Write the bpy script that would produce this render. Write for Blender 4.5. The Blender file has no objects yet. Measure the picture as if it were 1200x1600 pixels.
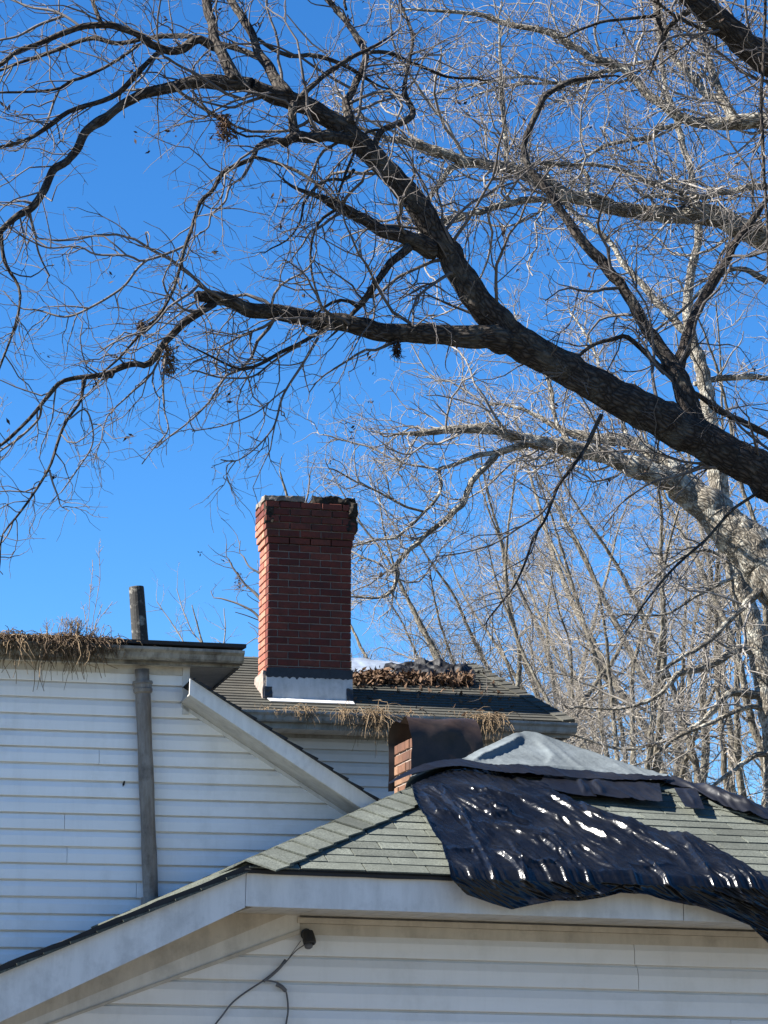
import bpy, math, random
import numpy as np
from mathutils import Vector, Matrix, noise as mnoise

random.seed(7)
rng = np.random.default_rng(11)
SC = bpy.context.scene
COL = SC.collection

# ------------------------------------------------------------------ camera, sky, sun, exposure
FPX = 3600.0                                   # focal length in pixels of the 1200 x 1600 photograph
PITCH = math.atan(840.0 / FPX)                 # the horizon lies just under the frame
EYE = np.array([0.0, 0.0, 1.6])
cam = bpy.data.cameras.new('camera')
cam.sensor_fit = 'VERTICAL'
cam.sensor_height = 24.0
cam.sensor_width = 18.0
cam.lens = 24.0 * FPX / 1600.0
cam.clip_start = 0.05
cam.clip_end = 5000
cam_ob = bpy.data.objects.new('camera', cam)
COL.objects.link(cam_ob)
cam_ob.location = EYE
cam_ob.rotation_euler = (math.radians(90) + PITCH, 0, 0)
SC.camera = cam_ob

SUN_EL = math.radians(39)
SUN_AZ = math.radians(11)
SUN_DIR = Vector((-math.cos(SUN_EL) * math.cos(SUN_AZ), -math.cos(SUN_EL) * math.sin(SUN_AZ), math.sin(SUN_EL)))   # towards the sun
w = bpy.data.worlds.new('World')
SC.world = w
w.use_nodes = True
wn = w.node_tree
wn.nodes.clear()
wo = wn.nodes.new('ShaderNodeOutputWorld')
bg = wn.nodes.new('ShaderNodeBackground')
sky = wn.nodes.new('ShaderNodeTexSky')
sky.sky_type = 'NISHITA'
sky.sun_disc = False
sky.sun_elevation = SUN_EL
sky.sun_rotation = math.atan2(SUN_DIR.x, SUN_DIR.y)
sky.altitude = 300
sky.air_density = 1.0
sky.dust_density = 0.0
sky.ozone_density = 10.0
bg.inputs['Strength'].default_value = 0.057
hsv = wn.nodes.new('ShaderNodeHueSaturation')
hsv.inputs['Saturation'].default_value = 1.13
wn.links.new(sky.outputs[0], hsv.inputs['Color'])
wn.links.new(hsv.outputs[0], bg.inputs[0])
wn.links.new(bg.outputs[0], wo.inputs[0])

sun = bpy.data.lights.new('sun', 'SUN')
sun.energy = 5.0
sun.angle = math.radians(0.53)
sun.color = (1.0, 0.955, 0.88)
sun_ob = bpy.data.objects.new('sun', sun)
COL.objects.link(sun_ob)
sun_ob.location = (-20, 5, 30)
sun_ob.rotation_euler = SUN_DIR.to_track_quat('Z', 'Y').to_euler()

SC.view_settings.view_transform = 'Standard'
SC.view_settings.look = 'None'
SC.view_settings.exposure = 1.9
SC.view_settings.gamma = 1.0
SC.view_settings.use_curve_mapping = False
SC.cycles.max_bounces = 6
SC.cycles.use_denoising = True

# ------------------------------------------------------------------ pixel to place
CF = np.array([0, math.cos(PITCH), math.sin(PITCH)])
CU = np.array([0, -math.sin(PITCH), math.cos(PITCH)])
CR = np.array([1.0, 0, 0])


def ray(px, py):
    return CF * FPX + CR * (px - 600.0) + CU * (800.0 - py)


def at_depth(px, py, depth):
    """point on the pixel's ray at the ground distance (world y) given"""
    d = ray(px, py)
    return EYE + d * (depth / d[1])


class Frame:
    """right / back / up axes of a building"""
    def __init__(s, psi, tau):
        p, t = math.radians(psi), math.radians(tau)
        s.r = np.array([math.cos(p) * math.cos(t), math.sin(p) * math.cos(t), -math.sin(t)])
        s.d = np.array([-math.sin(p), math.cos(p), 0.0])
        s.u = np.cross(s.r, s.d)

    def __call__(s, u, v, z):
        return u * s.r + v * s.d + z * s.u

    def loc(s, P):
        return np.array([P @ s.r, P @ s.d, P @ s.u])

    def cast(s, px, py, v):
        D = ray(px, py)
        return s.loc(EYE + D * ((v - EYE @ s.d) / (D @ s.d)))

    def cast_slope(s, px, py, v0, z0, k):
        """meet the plane z = z0 + k (v - v0)"""
        e, D = s.loc(EYE), s.loc(ray(px, py))
        t = (z0 + k * (e[1] - v0) - e[2]) / (D[2] - k * D[1])
        return e + D * t


H = Frame(14.0, 0.0)       # the houses
W = Frame(14.0, 1.0)       # the front wing has settled a little

# ------------------------------------------------------------------ mesh helpers


class MB:
    def __init__(s):
        s.v, s.f = [], []

    def quad(s, a, b, c, d):
        n = len(s.v)
        s.v += [tuple(a), tuple(b), tuple(c), tuple(d)]
        s.f.append((n, n + 1, n + 2, n + 3))

    def hexa(s, p):
        """p: 4 bottom points then 4 top points, same order"""
        n = len(s.v)
        s.v += [tuple(q) for q in p]
        for f in ((0, 3, 2, 1), (4, 5, 6, 7), (0, 1, 5, 4), (1, 2, 6, 5), (2, 3, 7, 6), (3, 0, 4, 7)):
            s.f.append(tuple(n + i for i in f))

    def box(s, F, u0, u1, v0, v1, z0, z1):
        s.hexa([F(u0, v0, z0), F(u1, v0, z0), F(u1, v1, z0), F(u0, v1, z0),
                F(u0, v0, z1), F(u1, v0, z1), F(u1, v1, z1), F(u0, v1, z1)])

    def prism(s, A, B):
        """two matching polygons joined by sides"""
        n, k = len(s.v), len(A)
        s.v += [tuple(q) for q in A] + [tuple(q) for q in B]
        s.f.append(tuple(range(n, n + k)))
        s.f.append(tuple(range(n + 2 * k - 1, n + k - 1, -1)))
        for i in range(k):
            j = (i + 1) % k
            s.f.append((n + j, n + i, n + k + i, n + k + j))

    def grid(s, P):
        """P: rows x cols x 3"""
        n = len(s.v)
        R, C = len(P), len(P[0])
        for row in P:
            s.v += [tuple(q) for q in row]
        for i in range(R - 1):
            for j in range(C - 1):
                a = n + i * C + j
                s.f.append((a, a + 1, a + C + 1, a + C))

    def lathe(s, p0, axis, prof, sides=16, cap=True):
        """prof: (distance along axis, radius)"""
        ax = Vector(axis).normalized()
        e1 = ax.orthogonal().normalized()
        e2 = ax.cross(e1)
        n = len(s.v)
        p0 = Vector(p0)
        for (h, r) in prof:
            for k in range(sides):
                a = 2 * math.pi * k / sides
                s.v.append(tuple(p0 + ax * h + (e1 * math.cos(a) + e2 * math.sin(a)) * r))
        for i in range(len(prof) - 1):
            for k in range(sides):
                a, b = n + i * sides + k, n + i * sides + (k + 1) % sides
                s.f.append((a, b, b + sides, a + sides))
        if cap:
            s.f.append(tuple(n + k for k in range(sides - 1, -1, -1)))
            m = n + (len(prof) - 1) * sides
            s.f.append(tuple(m + k for k in range(sides)))

    def mesh(s, name, smooth=False):
        me = bpy.data.meshes.new(name)
        me.from_pydata(s.v, [], s.f)
        if smooth:
            me.polygons.foreach_set('use_smooth', [True] * len(me.polygons))
        me.update()
        return me

    def build(s, name, mat, parent=None, smooth=False, kind=None):
        return link(name, s.mesh(name, smooth), mat, parent, kind)


def link(name, me, mat, parent=None, kind=None):
    ob = bpy.data.objects.new(name, me)
    COL.objects.link(ob)
    if mat is not None and me is not None and len(me.materials) == 0:
        me.materials.append(mat)
    if parent is not None:
        ob.parent = parent
        ob.matrix_parent_inverse = Matrix.Translation(-Vector(parent.get('_base', (0, 0, 0))))
    if kind:
        ob['kind'] = kind
    return ob


BASES = []


def thing(name, label, cat, base=(0, 0, 0), group=None):
    o = bpy.data.objects.new(name, None)
    COL.objects.link(o)
    o.empty_display_size = 0.2
    o.location = tuple(float(x) for x in base)
    o['_base'] = tuple(float(x) for x in base)
    BASES.append(o)
    tag(o, label, cat, group)
    return o


def tag(o, label, cat, group=None, kind=None):
    o['label'] = label
    o['category'] = cat
    if group:
        o['group'] = group
    if kind:
        o['kind'] = kind
    return o


def fix_normals(me):
    import bmesh
    bm = bmesh.new()
    bm.from_mesh(me)
    bmesh.ops.recalc_face_normals(bm, faces=bm.faces)
    bm.to_mesh(me)
    bm.free()


# ------------------------------------------------------------------ materials
def hexlin(r, g, b):
    def c(x):
        x /= 255.0
        return x / 12.92 if x <= 0.04045 else ((x + 0.055) / 1.055) ** 2.4
    return (c(r), c(g), c(b), 1.0)


class Mat:
    def __init__(s, name, rough=0.6, spec=0.5):
        s.m = bpy.data.materials.new(name)
        s.m.use_nodes = True
        s.nt = s.m.node_tree
        s.b = s.nt.nodes['Principled BSDF']
        s.b.inputs['Roughness'].default_value = rough
        s.b.inputs['Specular IOR Level'].default_value = spec

    def n(s, t, **kw):
        x = s.nt.nodes.new(t)
        for k, v in kw.items():
            setattr(x, k, v)
        return x

    def l(s, a, b):
        s.nt.links.new(a, b)

    def coord(s, scale=(1, 1, 1), attr=None):
        if attr:
            c = s.n('ShaderNodeAttribute', attribute_name=attr).outputs['Vector']
        else:
            c = s.n('ShaderNodeNewGeometry').outputs['Position']
        mp = s.n('ShaderNodeMapping')
        mp.inputs['Scale'].default_value = scale
        s.l(c, mp.inputs['Vector'])
        return mp.outputs[0]

    def noise(s, co, scale, detail=4, rough=0.6, dist=0.0):
        x = s.n('ShaderNodeTexNoise')
        x.inputs['Scale'].default_value = scale
        x.inputs['Detail'].default_value = detail
        x.inputs['Roughness'].default_value = rough
        x.inputs['Distortion'].default_value = dist
        s.l(co, x.inputs['Vector'])
        return x.outputs['Fac']

    def ramp(s, fac, stops, interp='LINEAR'):
        r = s.n('ShaderNodeValToRGB')
        r.color_ramp.interpolation = interp
        e = r.color_ramp.elements
        while len(e) < len(stops):
            e.new(0.5)
        for el, (p, c) in zip(e, stops):
            el.position = p
            el.color = c if len(c) == 4 else (*c, 1)
        s.l(fac, r.inputs[0])
        return r.outputs[0]

    def mix(s, fac, a, b, mode='MIX'):
        x = s.n('ShaderNodeMix', data_type='RGBA', blend_type=mode)
        if isinstance(fac, float):
            x.inputs[0].default_value = fac
        else:
            s.l(fac, x.inputs[0])
        for i, q in ((6, a), (7, b)):
            if isinstance(q, (tuple, list)):
                x.inputs[i].default_value = q if len(q) == 4 else (*q, 1)
            else:
                s.l(q, x.inputs[i])
        return x.outputs[2]

    def base(s, c):
        if isinstance(c, (tuple, list)):
            s.b.inputs['Base Color'].default_value = c if len(c) == 4 else (*c, 1)
        else:
            s.l(c, s.b.inputs['Base Color'])
        return s

    def bump(s, h, strength=0.3, dist=0.01):
        x = s.n('ShaderNodeBump')
        x.inputs['Strength'].default_value = strength
        x.inputs['Distance'].default_value = dist
        s.l(h, x.inputs['Height'])
        s.l(x.outputs[0], s.b.inputs['Normal'])
        return s

    def random(s):
        return s.n('ShaderNodeObjectInfo').outputs['Random']


def m_siding(name, tint, dirt):
    m = Mat(name, 0.42, 0.4)
    co = m.coord((0.5, 0.5, 6.0))
    fine = m.coord((1, 1, 1))
    c1 = m.ramp(m.noise(co, 1.6, 5, 0.65), [(0.3, tuple(x * 0.93 for x in tint)), (0.7, tint)])
    drips = m.ramp(m.noise(m.coord((9, 9, 0.8)), 1.0, 5, 0.7), [(0.5, (0, 0, 0)), (0.8, (1, 1, 1))])
    c2 = m.mix(m.ramp(m.noise(fine, 2.2, 6, 0.7), [(0.5, (0, 0, 0)), (0.85, (dirt, dirt, dirt))]), c1, (0.42, 0.40, 0.35))
    x = m.n('ShaderNodeMath', operation='MULTIPLY')
    m.l(drips, x.inputs[0])
    x.inputs[1].default_value = dirt * 0.35
    c3 = m.mix(x.outputs[0], c2, (0.36, 0.34, 0.30))
    r = m.mix(m.random(), (0.96, 0.96, 0.96), (1.0, 1.0, 1.0))
    m.base(m.mix(1.0, c3, r, 'MULTIPLY'))
    m.bump(m.noise(m.coord((3, 3, 14)), 3, 3), 0.08, 0.01)
    return m.m


def m_trim(name, tint, dirtcol, amount, streak=1.0):
    m = Mat(name, 0.5, 0.4)
    f1 = m.noise(m.coord((5, 5, 1.0)), 2.0, 6, 0.7)
    f2 = m.noise(m.coord((1, 1, 1)), 5.0, 6, 0.72)
    a = m.ramp(f1, [(0.40, (0, 0, 0)), (0.66, (amount, amount, amount))])
    c = m.mix(a, tint, dirtcol)
    b = m.ramp(f2, [(0.5, (0, 0, 0)), (0.78, (amount * streak,) * 3)])
    c = m.mix(b, c, tuple(x * 0.55 for x in dirtcol))
    m.base(c)
    m.bump(f2, 0.12, 0.01)
    return m.m


def m_spot(name, c, spot, scale):
    m = Mat(name, 0.8, 0.3)
    f = m.noise(m.coord(), scale, 6, 0.72)
    g_ = m.noise(m.coord(), scale * 4, 4, 0.7)
    k = m.mix(m.ramp(g_, [(0.3, (0, 0, 0)), (0.7, (0.6, 0.6, 0.6))]), c, tuple(x * 2.2 for x in c))
    m.base(m.mix(m.ramp(f, [(0.54, (0, 0, 0)), (0.66, (0.85, 0.85, 0.85))]), k, spot))
    m.bump(f, 0.3, 0.01)
    return m.m


def m_shingle(name, dark, light, rnd=0.35):
    m = Mat(name, 0.92, 0.2)
    f = m.noise(m.coord(), 110, 4, 0.8)
    g = m.noise(m.coord(), 3.5, 5, 0.65)
    c = m.ramp(f, [(0.32, dark), (0.68, light)])
    c = m.mix(m.ramp(g, [(0.40, (0, 0, 0)), (0.66, (0.75, 0.75, 0.75))]), c, tuple(0.5 * (a + b) * 0.62 for a, b in zip(dark, light)))
    r = m.mix(m.random(), (1 - rnd,) * 3, (1 + rnd * 0.25,) * 3)
    m.base(m.mix(1.0, c, r, 'MULTIPLY'))
    m.bump(f, 0.5, 0.004)
    return m.m


def m_plain(name, c, rough=0.6, var=0.25, scale=8, spec=0.4, bump=0.15, metallic=0.0):
    m = Mat(name, rough, spec)
    f = m.noise(m.coord(), scale, 6, 0.7)
    m.base(m.ramp(f, [(0.3, tuple(x * (1 - var) for x in c)), (0.7, tuple(min(1, x * (1 + var)) for x in c))]))
    m.b.inputs['Metallic'].default_value = metallic
    m.bump(f, bump, 0.01)
    return m.m


M = {}
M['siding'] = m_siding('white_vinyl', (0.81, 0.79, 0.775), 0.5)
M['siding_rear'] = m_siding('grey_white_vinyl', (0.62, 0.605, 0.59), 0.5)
M['trim'] = m_trim('white_trim', (0.64, 0.62, 0.59), (0.42, 0.405, 0.38), 0.5)
M['trim_beige'] = m_trim('beige_trim', (0.52, 0.47, 0.405), (0.30, 0.26, 0.215), 0.5)
M['gutter'] = m_trim('weathered_gutter', (0.26, 0.24, 0.205), (0.07, 0.058, 0.045), 1.0)
M['gutter_rear'] = m_trim('grey_gutter', (0.30, 0.30, 0.28), (0.15, 0.135, 0.11), 0.8)
M['soffit'] = m_trim('soffit_grey', (0.55, 0.52, 0.47), (0.32, 0.29, 0.25), 0.6)
M['iron'] = m_trim('weathered_iron', (0.23, 0.205, 0.18), (0.10, 0.075, 0.055), 1.0)
M['vent'] = m_spot('lichened_iron', (0.022, 0.021, 0.019), (0.25, 0.235, 0.20), 13)
M['shingle'] = m_shingle('green_grey_shingle', (0.038, 0.044, 0.034), (0.20, 0.212, 0.18))
M['shingle_rear'] = m_shingle('brown_grey_shingle', (0.032, 0.031, 0.025), (0.125, 0.12, 0.098))
M['felt'] = m_plain('black_felt', (0.012, 0.012, 0.013), 0.7, 0.4)
M['tar'] = m_plain('black_tar', (0.012, 0.014, 0.02), 0.35, 0.5, 20)
M['flash'] = m_trim('white_flashing', (0.50, 0.50, 0.49), (0.32, 0.32, 0.31), 0.6)
M['mortar'] = m_plain('mortar', (0.24, 0.195, 0.165), 0.9, 0.3, 30, 0.2, 0.3)
M['rust'] = m_plain('rusted_sheet', (0.019, 0.011, 0.008), 0.55, 0.7, 6, 0.4)
M['straw'] = m_plain('dry_straw', (0.20, 0.142, 0.085), 0.85, 0.45, 9, 0.2)
M['straw_dark'] = m_plain('rotten_straw', (0.11, 0.076, 0.05), 0.9, 0.5, 7, 0.2)
M['leaf'] = m_plain('dead_leaf', (0.10, 0.06, 0.036), 0.8, 0.5, 12, 0.2)
M['leaf_dark'] = m_plain('withered_leaf', (0.05, 0.032, 0.022), 0.8, 0.5, 12, 0.2)
M['black'] = m_plain('black_plastic', (0.02, 0.02, 0.022), 0.4, 0.3)
M['cable'] = m_plain('grey_cable', (0.10, 0.10, 0.11), 0.6, 0.3)
M['ground'] = m_plain('winter_grass', (0.115, 0.105, 0.082), 0.95, 0.4, 1.5, 0.1)


def m_brick(name, cols, soot=0.0):
    m = Mat(name, 0.85, 0.25)
    c = m.ramp(m.random(), cols)
    f = m.noise(m.coord(), 45, 5, 0.7)
    c = m.mix(m.ramp(f, [(0.35, (0, 0, 0)), (0.75, (0.6, 0.6, 0.6))]), c, tuple(x * 0.55 for x in cols[1][1][:3]))
    if soot:
        g = m.noise(m.coord(), 6, 5, 0.7)
        c = m.mix(m.ramp(g, [(0.38, (0, 0, 0)), (0.62, (soot,) * 3)]), c, (0.030, 0.024, 0.02))
    m.base(c)
    m.bump(f, 0.5, 0.006)
    return m.m


BR = [(0.0, (0.10, 0.021, 0.016)), (0.4, (0.15, 0.034, 0.022)), (0.8, (0.185, 0.050, 0.031)), (1.0, (0.12, 0.026, 0.022))]
M['brick'] = m_brick('red_brick', BR, 0.45)
M['brick_pale'] = m_brick('sunlit_brick', [(0, (0.24, 0.075, 0.05)), (0.45, (0.32, 0.125, 0.08)), (0.8, (0.38, 0.19, 0.12)), (1, (0.27, 0.10, 0.07))])  # paler copy for the chimney's left face: sunlight put into the brick colour
M['brick_soot'] = m_brick('sooty_brick', BR, 0.6)
M['brick_old'] = m_brick('orange_brick', [(0, (0.07, 0.03, 0.02)), (0.5, (0.15, 0.07, 0.04)), (1, (0.24, 0.14, 0.085))], 0.5)


def m_tarp(name, c, rough, spec=0.6, bump=0.2, scale=9):
    m = Mat(name, rough, spec)
    f = m.noise(m.coord(), scale, 6, 0.6, 0.6)
    v = m.n('ShaderNodeTexVoronoi', feature='DISTANCE_TO_EDGE')
    v.inputs['Scale'].default_value = scale * 0.7
    m.l(m.coord((1, 1, 1.6)), v.inputs['Vector'])
    x = m.n('ShaderNodeMath', operation='ADD')
    m.l(f, x.inputs[0])
    m.l(v.outputs[0], x.inputs[1])
    dust = m.ramp(m.noise(m.coord(), 2.5, 5, 0.65), [(0.45, c), (0.8, tuple(q * 1.8 + 0.008 for q in c))])
    m.base(dust)
    rr = m.n('ShaderNodeMapRange')
    rr.inputs['To Min'].default_value = rough * 0.75
    rr.inputs['To Max'].default_value = rough * 1.5
    m.l(m.noise(m.coord(), 4, 4), rr.inputs['Value'])
    m.l(rr.outputs[0], m.b.inputs['Roughness'])
    m.bump(x.outputs[0], bump, 0.02)
    return m.m


M['tarp'] = m_tarp('black_plastic_sheet', (0.0025, 0.0025, 0.003), 0.21, 0.36, 0.16, 26)
M['tarp_grey'] = m_tarp('grey_tarpaulin', (0.086, 0.099, 0.104), 0.85, 0.15, 0.15, 40)
M['tarp_heap'] = m_tarp('dull_black_plastic', (0.004, 0.004, 0.005), 0.55, 0.25, 0.3, 20)
M['tarp_rag'] = m_tarp('black_rag', (0.004, 0.004, 0.0055), 0.34, 0.35, 0.10, 14)


def m_bark(name, dark, light, patch, patch_amt, furrow=1.0, scale=1.0):
    m = Mat(name, 0.9, 0.2)
    co = m.coord((1, 1, 0.42), 'bark')
    v = m.n('ShaderNodeTexVoronoi', feature='DISTANCE_TO_EDGE')
    v.inputs['Scale'].default_value = 34 * scale
    wrp = m.n('ShaderNodeVectorMath', operation='ADD')
    nz = m.n('ShaderNodeTexNoise')
    nz.inputs['Scale'].default_value = 14
    m.l(co, nz.inputs['Vector'])
    sc = m.n('ShaderNodeVectorMath', operation='SCALE')
    sc.inputs['Scale'].default_value = 0.05
    m.l(nz.outputs['Color'], sc.inputs[0])
    m.l(co, wrp.inputs[0])
    m.l(sc.outputs[0], wrp.inputs[1])
    m.l(wrp.outputs[0], v.inputs['Vector'])
    f = m.ramp(v.outputs[0], [(0.0, (0, 0, 0)), (0.35, (1, 1, 1))])
    g = m.noise(m.coord((1, 1, 0.6), 'bark'), 60, 4, 0.7)
    c = m.mix(f, dark, light)
    c = m.mix(m.ramp(g, [(0.3, (0.5, 0.5, 0.5)), (0.7, (0, 0, 0))]), c, dark)
    p = m.noise(m.coord(), 5.0, 6, 0.72)
    c = m.mix(m.ramp(p, [(0.5, (0, 0, 0)), (0.62, (patch_amt,) * 3)]), c, patch)
    m.base(c)
    h = m.mix(0.35, f, g)
    m.bump(h, 0.9 * furrow, 0.02)
    return m.m


M['bark_oak'] = m_bark('dark_furrowed_bark', (0.014, 0.011, 0.009), (0.088, 0.071, 0.058), (0.17, 0.16, 0.13), 0.25)
M['twig_oak'] = m_plain('dark_twig', (0.095, 0.083, 0.075), 0.8, 0.6, 5, 0.3)
M['bark_pale'] = m_bark('pale_flaky_bark', (0.055, 0.046, 0.035), (0.33, 0.295, 0.235), (0.46, 0.44, 0.37), 0.75, 0.9, 1.0)
M['twig_pale'] = m_plain('pale_twig', (0.19, 0.172, 0.152), 0.8, 0.6, 4, 0.3)
M['bark_far'] = m_bark('grey_bark', (0.07, 0.06, 0.045), (0.22, 0.195, 0.15), (0.28, 0.265, 0.21), 0.4, 0.6, 0.7)
M['twig_far'] = m_plain('grey_brown_twig', (0.20, 0.178, 0.15), 0.85, 0.45, 1.2, 0.2)

# ------------------------------------------------------------------ tubes (trees, straw, wires)


def tube_arrays(P, R, sides, length0=0.0):
    """P: B x n x 3, R: B x n  ->  vertices, quads, bark coordinates"""
    B, n, _ = P.shape
    T = np.empty_like(P)
    T[:, 1:-1] = P[:, 2:] - P[:, :-2]
    T[:, 0] = P[:, 1] - P[:, 0]
    T[:, -1] = P[:, -1] - P[:, -2]
    T /= np.linalg.norm(T, axis=2, keepdims=True) + 1e-9
    m = T.mean(axis=1)
    ref = np.cross(m, np.where(np.abs(m[:, 2:3]) < 0.85, np.array([[0, 0, 1.0]]), np.array([[1.0, 0, 0]])))
    ref /= np.linalg.norm(ref, axis=1, keepdims=True) + 1e-9
    N = ref[:, None] - (ref[:, None] * T).sum(2, keepdims=True) * T
    N /= np.linalg.norm(N, axis=2, keepdims=True) + 1e-9
    Bn = np.cross(T, N)
    a = np.arange(sides) * 2 * math.pi / sides
    ca, sa = np.cos(a), np.sin(a)
    V = P[:, :, None] + R[:, :, None, None] * (N[:, :, None] * ca[None, None, :, None] + Bn[:, :, None] * sa[None, None, :, None])
    seg = np.linalg.norm(np.diff(P, axis=1), axis=2)
    L = np.concatenate([np.zeros((B, 1)), np.cumsum(seg, axis=1)], axis=1)
    K = np.empty((B, n, sides, 3))
    K[..., 0] = R[:, :, None] * ca
    K[..., 1] = R[:, :, None] * sa
    K[..., 2] = L[:, :, None] + np.arange(B)[:, None, None] * 1.37
    idx = np.arange(B * n * sides).reshape(B, n, sides)
    a0 = idx[:, :-1]
    b0 = np.roll(a0, -1, axis=2)
    a1 = idx[:, 1:]
    b1 = np.roll(a1, -1, axis=2)
    F = np.stack([a0, b0, b1, a1], axis=-1).reshape(-1, 4)
    return V, F, K


def mesh_np(name, Vs, Fs, Ks=None, smooth=True):
    V = np.concatenate([v.reshape(-1, 3) for v in Vs]).astype(np.float32)
    off, F = 0, []
    for v, f in zip(Vs, Fs):
        F.append(f + off)
        off += v.reshape(-1, 3).shape[0]
    F = np.concatenate(F).astype(np.int32)
    k = F.shape[1]
    me = bpy.data.meshes.new(name)
    me.vertices.add(len(V))
    me.vertices.foreach_set('co', V.ravel())
    me.loops.add(F.size)
    me.loops.foreach_set('vertex_index', F.ravel())
    me.polygons.add(len(F))
    me.polygons.foreach_set('loop_start', np.arange(0, F.size, k, dtype=np.int32))
    me.polygons.foreach_set('loop_total', np.full(len(F), k, dtype=np.int32))
    if smooth:
        me.polygons.foreach_set('use_smooth', np.ones(len(F), dtype=bool))
    me.update(calc_edges=True)
    if Ks is not None:
        at = me.attributes.new('bark', 'FLOAT_VECTOR', 'POINT')
        at.data.foreach_set('vector', np.concatenate([q.reshape(-1, 3) for q in Ks]).astype(np.float32).ravel())
    return me


def resample(P, n, R=None):
    """smooth a polyline (Catmull-Rom) and give it n evenly spaced points"""
    P = np.asarray(P, float)
    Q = np.vstack([2 * P[0] - P[1], P, 2 * P[-1] - P[-2]])
    out, rr = [], []
    for i in range(1, len(Q) - 2):
        for t in np.linspace(0, 1, 8, endpoint=False):
            p0, p1, p2, p3 = Q[i - 1], Q[i], Q[i + 1], Q[i + 2]
            out.append(0.5 * (2 * p1 + (p2 - p0) * t + (2 * p0 - 5 * p1 + 4 * p2 - p3) * t * t + (3 * p1 - p0 - 3 * p2 + p3) * t ** 3))
            if R is not None:
                rr.append(R[i - 1] * (1 - t) + R[min(i, len(R) - 1)] * t)
    out.append(P[-1])
    out = np.array(out)
    L = np.r_[0, np.cumsum(np.linalg.norm(np.diff(out, axis=0), axis=1))]
    s = np.linspace(0, L[-1], n)
    res = np.stack([np.interp(s, L, out[:, k]) for k in range(3)], axis=1)
    if R is None:
        return res
    rr.append(R[-1])
    return res, np.interp(s, L, rr)


def shoots(P, R, density, rfrac, slender, n, t0=0.1, angle=(30, 70), crook=0.25, trop=(0, 0, 0.04), rmax=1.0, rmin=0.0022, lmin=0.12, lmax=3.0, tip=0.4):
    """grow one generation of side shoots on all the branches P (B x m x 3), R (B x m)"""
    B, m, _ = P.shape
    L = np.linalg.norm(np.diff(P, axis=1), axis=2).sum(1)
    cnt = rng.poisson(L * density)
    idx = np.repeat(np.arange(B), cnt)
    if len(idx) == 0:
        return np.zeros((0, n, 3)), np.zeros((0, n))
    t = t0 + (1 - t0) * rng.random(len(idx)) ** 0.85
    x = t * (m - 1)
    i0 = np.minimum(x.astype(int), m - 2)
    fr = (x - i0)[:, None]
    base = P[idx, i0] * (1 - fr) + P[idx, i0 + 1] * fr
    rloc = R[idx, i0] * (1 - fr[:, 0]) + R[idx, i0 + 1] * fr[:, 0]
    T = P[idx, i0 + 1] - P[idx, i0]
    T /= np.linalg.norm(T, axis=1, keepdims=True) + 1e-9
    rnd = rng.normal(size=T.shape)
    pr = rnd - (rnd * T).sum(1, keepdims=True) * T
    pr /= np.linalg.norm(pr, axis=1, keepdims=True) + 1e-9
    a = np.radians(rng.uniform(*angle, len(idx)))[:, None]
    D = T * np.cos(a) + pr * np.sin(a)
    rc = np.minimum(rloc * rng.uniform(*rfrac, len(idx)), rmax)
    rc = np.minimum(np.maximum(rc, rmin), rloc)
    Lc = np.clip(rc * slender * rng.uniform(0.55, 1.35, len(idx)), lmin, lmax)
    step = (Lc / (n - 1))[:, None]
    Q = np.empty((len(idx), n, 3))
    Q[:, 0] = base
    trop = np.asarray(trop, float)
    for k in range(1, n):
        D = D + rng.normal(size=D.shape) * crook + trop
        D /= np.linalg.norm(D, axis=1, keepdims=True)
        Q[:, k] = Q[:, k - 1] + D * step
    taper = np.linspace(1, tip, n)
    return Q, np.maximum(rc[:, None] * taper[None], 0.0014)


def twig_mesh(name, gens):
    """gens: list of (P, R, sides)"""
    Vs, Fs, Ks = [], [], []
    for P, R, s in gens:
        if len(P) == 0:
            continue
        V, F, K = tube_arrays(P, R, s)
        Vs.append(V)
        Fs.append(F)
        Ks.append(K)
    return mesh_np(name, Vs, Fs, Ks)


def strand_mesh(name, starts, dirs, lens, rad, n=6, sag=0.25, crook=0.25, sides=3):
    starts = np.asarray(starts, float)
    D = np.asarray(dirs, float)
    D = D / np.linalg.norm(D, axis=1, keepdims=True)
    lens = np.asarray(lens, float)
    Q = np.empty((len(starts), n, 3))
    Q[:, 0] = starts
    for k in range(1, n):
        D = D + rng.normal(size=D.shape) * crook + np.array([0, 0, -sag])
        D /= np.linalg.norm(D, axis=1, keepdims=True)
        Q[:, k] = Q[:, k - 1] + D * (lens / (n - 1))[:, None]
    R = np.full((len(starts), n), 1.0) * (rad * rng.uniform(0.6, 1.3, (len(starts), 1))) * np.linspace(1, 0.6, n)[None]
    V, F, K = tube_arrays(Q, R, sides)
    return mesh_np(name, [V], [F], [K]), Q


def leaf_mesh(name, centres, size, normals=None):
    """curled dead leaves: two bent quads each"""
    C = np.asarray(centres, float)
    B = len(C)
    e1 = rng.normal(size=(B, 3))
    e1 /= np.linalg.norm(e1, axis=1, keepdims=True)
    q = rng.normal(size=(B, 3))
    e2 = np.cross(e1, q)
    e2 /= np.linalg.norm(e2, axis=1, keepdims=True)
    e3 = np.cross(e1, e2)
    s = (size * rng.uniform(0.55, 1.3, B))[:, None]
    w = s * 0.36
    V = np.stack([C - e1 * s, C - e1 * s * 0.1 + e2 * w + e3 * w * 0.7, C + e3 * s * 0.12, C - e1 * s * 0.1 - e2 * w + e3 * w * 0.7,
                  C + e1 * s * 0.9 + e3 * s * 0.35], axis=1)
    i = np.arange(B)[:, None] * 5
    F = np.concatenate([i + np.array([[0, 1, 2, 3]]), i + np.array([[4, 3, 2, 1]])])
    return mesh_np(name, [V], [F], None, False)

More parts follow.
